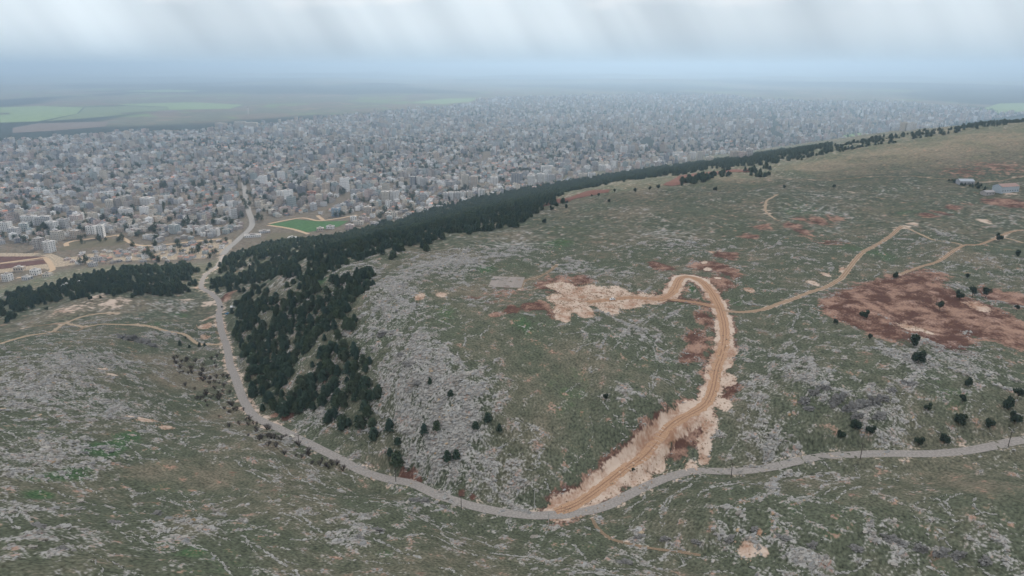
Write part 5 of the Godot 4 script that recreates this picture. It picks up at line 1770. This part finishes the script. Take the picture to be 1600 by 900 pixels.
func small_things() -> void:
	rng.seed = 1234
	M.pole_dark = mat(0.06, 0.05, 0.045)
	M.pole_pale = mat(0.42, 0.42, 0.41, 0.6)
	M.insulator = mat(0.25, 0.22, 0.2, 0.3)
	M.glass = mat(0.03, 0.035, 0.04, 0.15)
	M.tyre = mat(0.02, 0.02, 0.02)
	M.lampglass = mat(0.6, 0.6, 0.58, 0.2)
	for p in POLES:
		pole(Vector2(p[0], p[1]), 7.0 if "short" in p[2] else 10.5 if "tall" in p[2] else 8.5, "dark" in p[2] or p[2].begins_with("pole"), p[2])
	var r := line_points(ROAD, 1.0)
	var at := Vector2(-134, -371)
	var k := 0
	for i in r.size():
		if r[i].distance_to(at) < r[k].distance_to(at): k = i
	var d := r[k + 3] - r[k - 3]
	car("car", r[k] + d.normalized().orthogonal() * -1.4, -d.angle(), mat(0.5, 0.46, 0.4, 0.35), "pale beige car driving on the left road above the shrubs", "car")
	at = Vector2(-331, -728)
	k = 0
	for i in r.size():
		if r[i].distance_to(at) < r[k].distance_to(at): k = i
	d = r[k + 3] - r[k - 3]
	car("car", r[k] + d.normalized().orthogonal() * 1.4, -d.angle(), mat(0.03, 0.03, 0.035, 0.3), "dark car on the left road by the bend near the blue one", "car")
	car("car", BLUE_CAR, 0.15, mat(0.05, 0.22, 0.42, 0.35), "bright blue car parked on the verge of the left road", "car")
	car("car", QUARRY_CAR, 0.3, mat(0.7, 0.7, 0.7, 0.35), "white car standing alone on the pale quarry floor", "car")
	# concrete pad on the plateau
	var y := -1000.0
	for c in [Vector2(-13, -14), Vector2(13, -14), Vector2(13, 14), Vector2(-13, 14), Vector2.ZERO]: y = maxf(y, ground(PAD.x + c.x, PAD.y + c.y))
	var pad := thing("concrete_pad", Vector3(PAD.x, y, PAD.y), -0.12)
	tag(pad, "pale square concrete pad on the grassy plateau left of the quarry", "slab")
	var pm := [soil_mat(Color(0.29, 0.25, 0.225), Color(0.37, 0.325, 0.30), 0.1, 60), soil_mat(Color(0.26, 0.225, 0.205), Color(0.35, 0.31, 0.28), 0.1, 61)]
	var slab := fresh()
	box(slab, Vector3(-3.2, -1.6, -3.45), Vector3(3.2, 0.15, 3.45))
	var sm := slab.commit()
	for i in 4:
		for j in 4:
			var s := part(pad, "slab", sm, pm[(i + j * 2) % 2])
			s.position = Vector3((i - 1.5) * 6.5, 0, (j - 1.5) * 7.0)
	# farmstead on the right
	M.window = M.get("window", mat(0.06, 0.07, 0.085, 0.35))
	var fy := ground(FARM.x, FARM.y)
	var f := raise_building("farm_building", Vector3(FARM.x, fy, FARM.y), 0.25, gable_parts(26, 13, 6.5), soil_mat(Color(0.34, 0.39, 0.43), Color(0.42, 0.47, 0.51), 0.05, 62), mat(0.36, 0.25, 0.22))
	tag(f, "long pale blue barn with a pinkish roof at the right edge", "barn")
	f = raise_building("farm_building", Vector3(FARM.x - 25, ground(FARM.x - 25, FARM.y + 6), FARM.y + 6), 0.25, gable_parts(13, 8, 3.6), mat(0.36, 0.34, 0.33), mat(0.36, 0.34, 0.34))
	tag(f, "small grey annex left of the pale blue barn", "shed")
	f = raise_building("farm_building", Vector3(SHED.x, ground(SHED.x, SHED.y), SHED.y), -0.1, gable_parts(17, 11, 4.0), mat(0.34, 0.35, 0.37), mat(0.40, 0.43, 0.47))
	tag(f, "shed with a pale metal roof beside the dark orchard", "shed")
	f = raise_building("farm_building", Vector3(WHITE_SHED.x, ground(WHITE_SHED.x, WHITE_SHED.y), WHITE_SHED.y), 0.2, gable_parts(10, 5, 2.6), mat(0.5, 0.5, 0.5), mat(0.62, 0.62, 0.62))
	tag(f, "little white roofed hut beside the left road under the pines", "hut")
	# minarets over the roofs
	var mn := mat(0.6, 0.58, 0.55)
	for q in [[-1120.0, -1935.0, 26.0, "slim white minaret among the houses on the left"], [-1740.0, -4640.0, 52.0, "tall lone minaret on the far plain beyond the city"]]:
		var o := thing("minaret", Vector3(q[0], 0, q[1]))
		var st := fresh()
		tube(st, Vector3(0, -1, 0), Vector3(0, q[2] * 0.8, 0), q[2] * 0.05, q[2] * 0.045, 10)
		part(o, "shaft", st.commit(), mn)
		st = fresh()
		tube(st, Vector3(0, q[2] * 0.62, 0), Vector3(0, q[2] * 0.65, 0), q[2] * 0.055, q[2] * 0.085, 10)
		part(o, "balcony", st.commit(), mn)
		st = fresh()
		tube(st, Vector3(0, q[2] * 0.8, 0), Vector3(0, q[2], 0), q[2] * 0.05, 0.05, 10)
		part(o, "spire", st.commit(), mat(0.3, 0.32, 0.34))
		tag(o, q[3], "minaret")

func cloud() -> void:
	# the thick cloud overhead, between the sun and the hills, that keeps them in shade
	var n := FastNoiseLite.new()
	n.seed = 91
	n.frequency = 1.3
	n.fractal_octaves = 4
	var d := ico(4)
	var st := fresh()
	st.set_smooth_group(0)
	for f in d[1]:
		for k in [f[0], f[2], f[1]]:
			var p: Vector3 = d[0][k]
			p *= 1.0 + 0.45 * n.get_noise_3dv(p)
			st.add_vertex(Vector3(p.x * 1300.0, p.y * 190.0, p.z * 600.0))
	st.index()
	st.generate_normals()
	var o := MeshInstance3D.new()
	o.mesh = st.commit()
	o.material_override = mat(0.85, 0.85, 0.86)
	top("cloud", o)
	o.set_meta("kind", "structure")
	var towards := Vector3(sin(deg_to_rad(12.0)) * cos(deg_to_rad(36.0)), sin(deg_to_rad(36.0)), -cos(deg_to_rad(12.0)) * cos(deg_to_rad(36.0)))
	o.position = Vector3(60, 120, -330) + towards * 2300.0

# ---------------------------------------------------------------- all of it
func _ready() -> void:
	for k in 1024:
		lut.append(int(Color(k / 1023.0, 0, 0).linear_to_srgb().r * 255.0 + 0.5))
	set_view()
	strata.seed = 1
	strata.frequency = 0.075
	strata.fractal_octaves = 4
	patch.seed = 2
	patch.frequency = 0.085
	patch.fractal_octaves = 4
	patch.fractal_gain = 0.6
	joint.seed = 4
	joint.frequency = 0.022
	joint.fractal_octaves = 3
	joint.domain_warp_enabled = true
	joint.domain_warp_amplitude = 9.0
	joint.domain_warp_frequency = 0.02
	grain.seed = 6
	grain.frequency = 0.55
	grain.fractal_octaves = 3
	grain.fractal_gain = 0.7
	var t0 := Time.get_ticks_msec()
	axis_x()
	axis_z()
	build_heights()
	print("heights ", xs.size(), " x ", zs.size(), " ", Time.get_ticks_msec() - t0)
	bed(line_points(ROAD, 2.0), 4.2, 7.0, 9)
	for k in TRACKS:
		bed(line_points(TRACKS[k][1], 2.0), TRACKS[k][0] * 0.5 + 0.8, 4.0, 4)
	level(PAD, 19.0, 14.0)
	print("beds ", Time.get_ticks_msec() - t0)
	var near_tex := paint(near_rect, 2048, 1268, 4)
	print("near ", Time.get_ticks_msec() - t0)
	var mid_tex := paint(mid_rect, 2048, 1600, 4)
	print("mid ", Time.get_ticks_msec() - t0)
	var far_rect := Rect2(-15000, -32000, 30000, 29400)
	var far_tex := paint_plain(far_rect, 1024, 1024)
	print("far ", Time.get_ticks_msec() - t0)
	roughen()
	var cut := row_of(-2600.0)
	var inner := func(i, j): return i >= na and i < nb and j >= ra and j < rb
	sheet("hillside", inner, near_rect, near_tex)
	sheet("hills", func(i, j): return j < cut and not (i >= na and i < nb and j >= ra and j < rb), mid_rect, mid_tex)
	sheet("plain", func(i, j): return j >= cut, far_rect, far_tex)
	print("sheets ", Time.get_ticks_msec() - t0)
	lay_roads()
	scatter_rocks()
	print("rocks ", Time.get_ticks_msec() - t0)
	plant()
	print("trees ", Time.get_ticks_msec() - t0)
	build_town()
	print("town ", Time.get_ticks_msec() - t0)
	small_things()
	cloud()
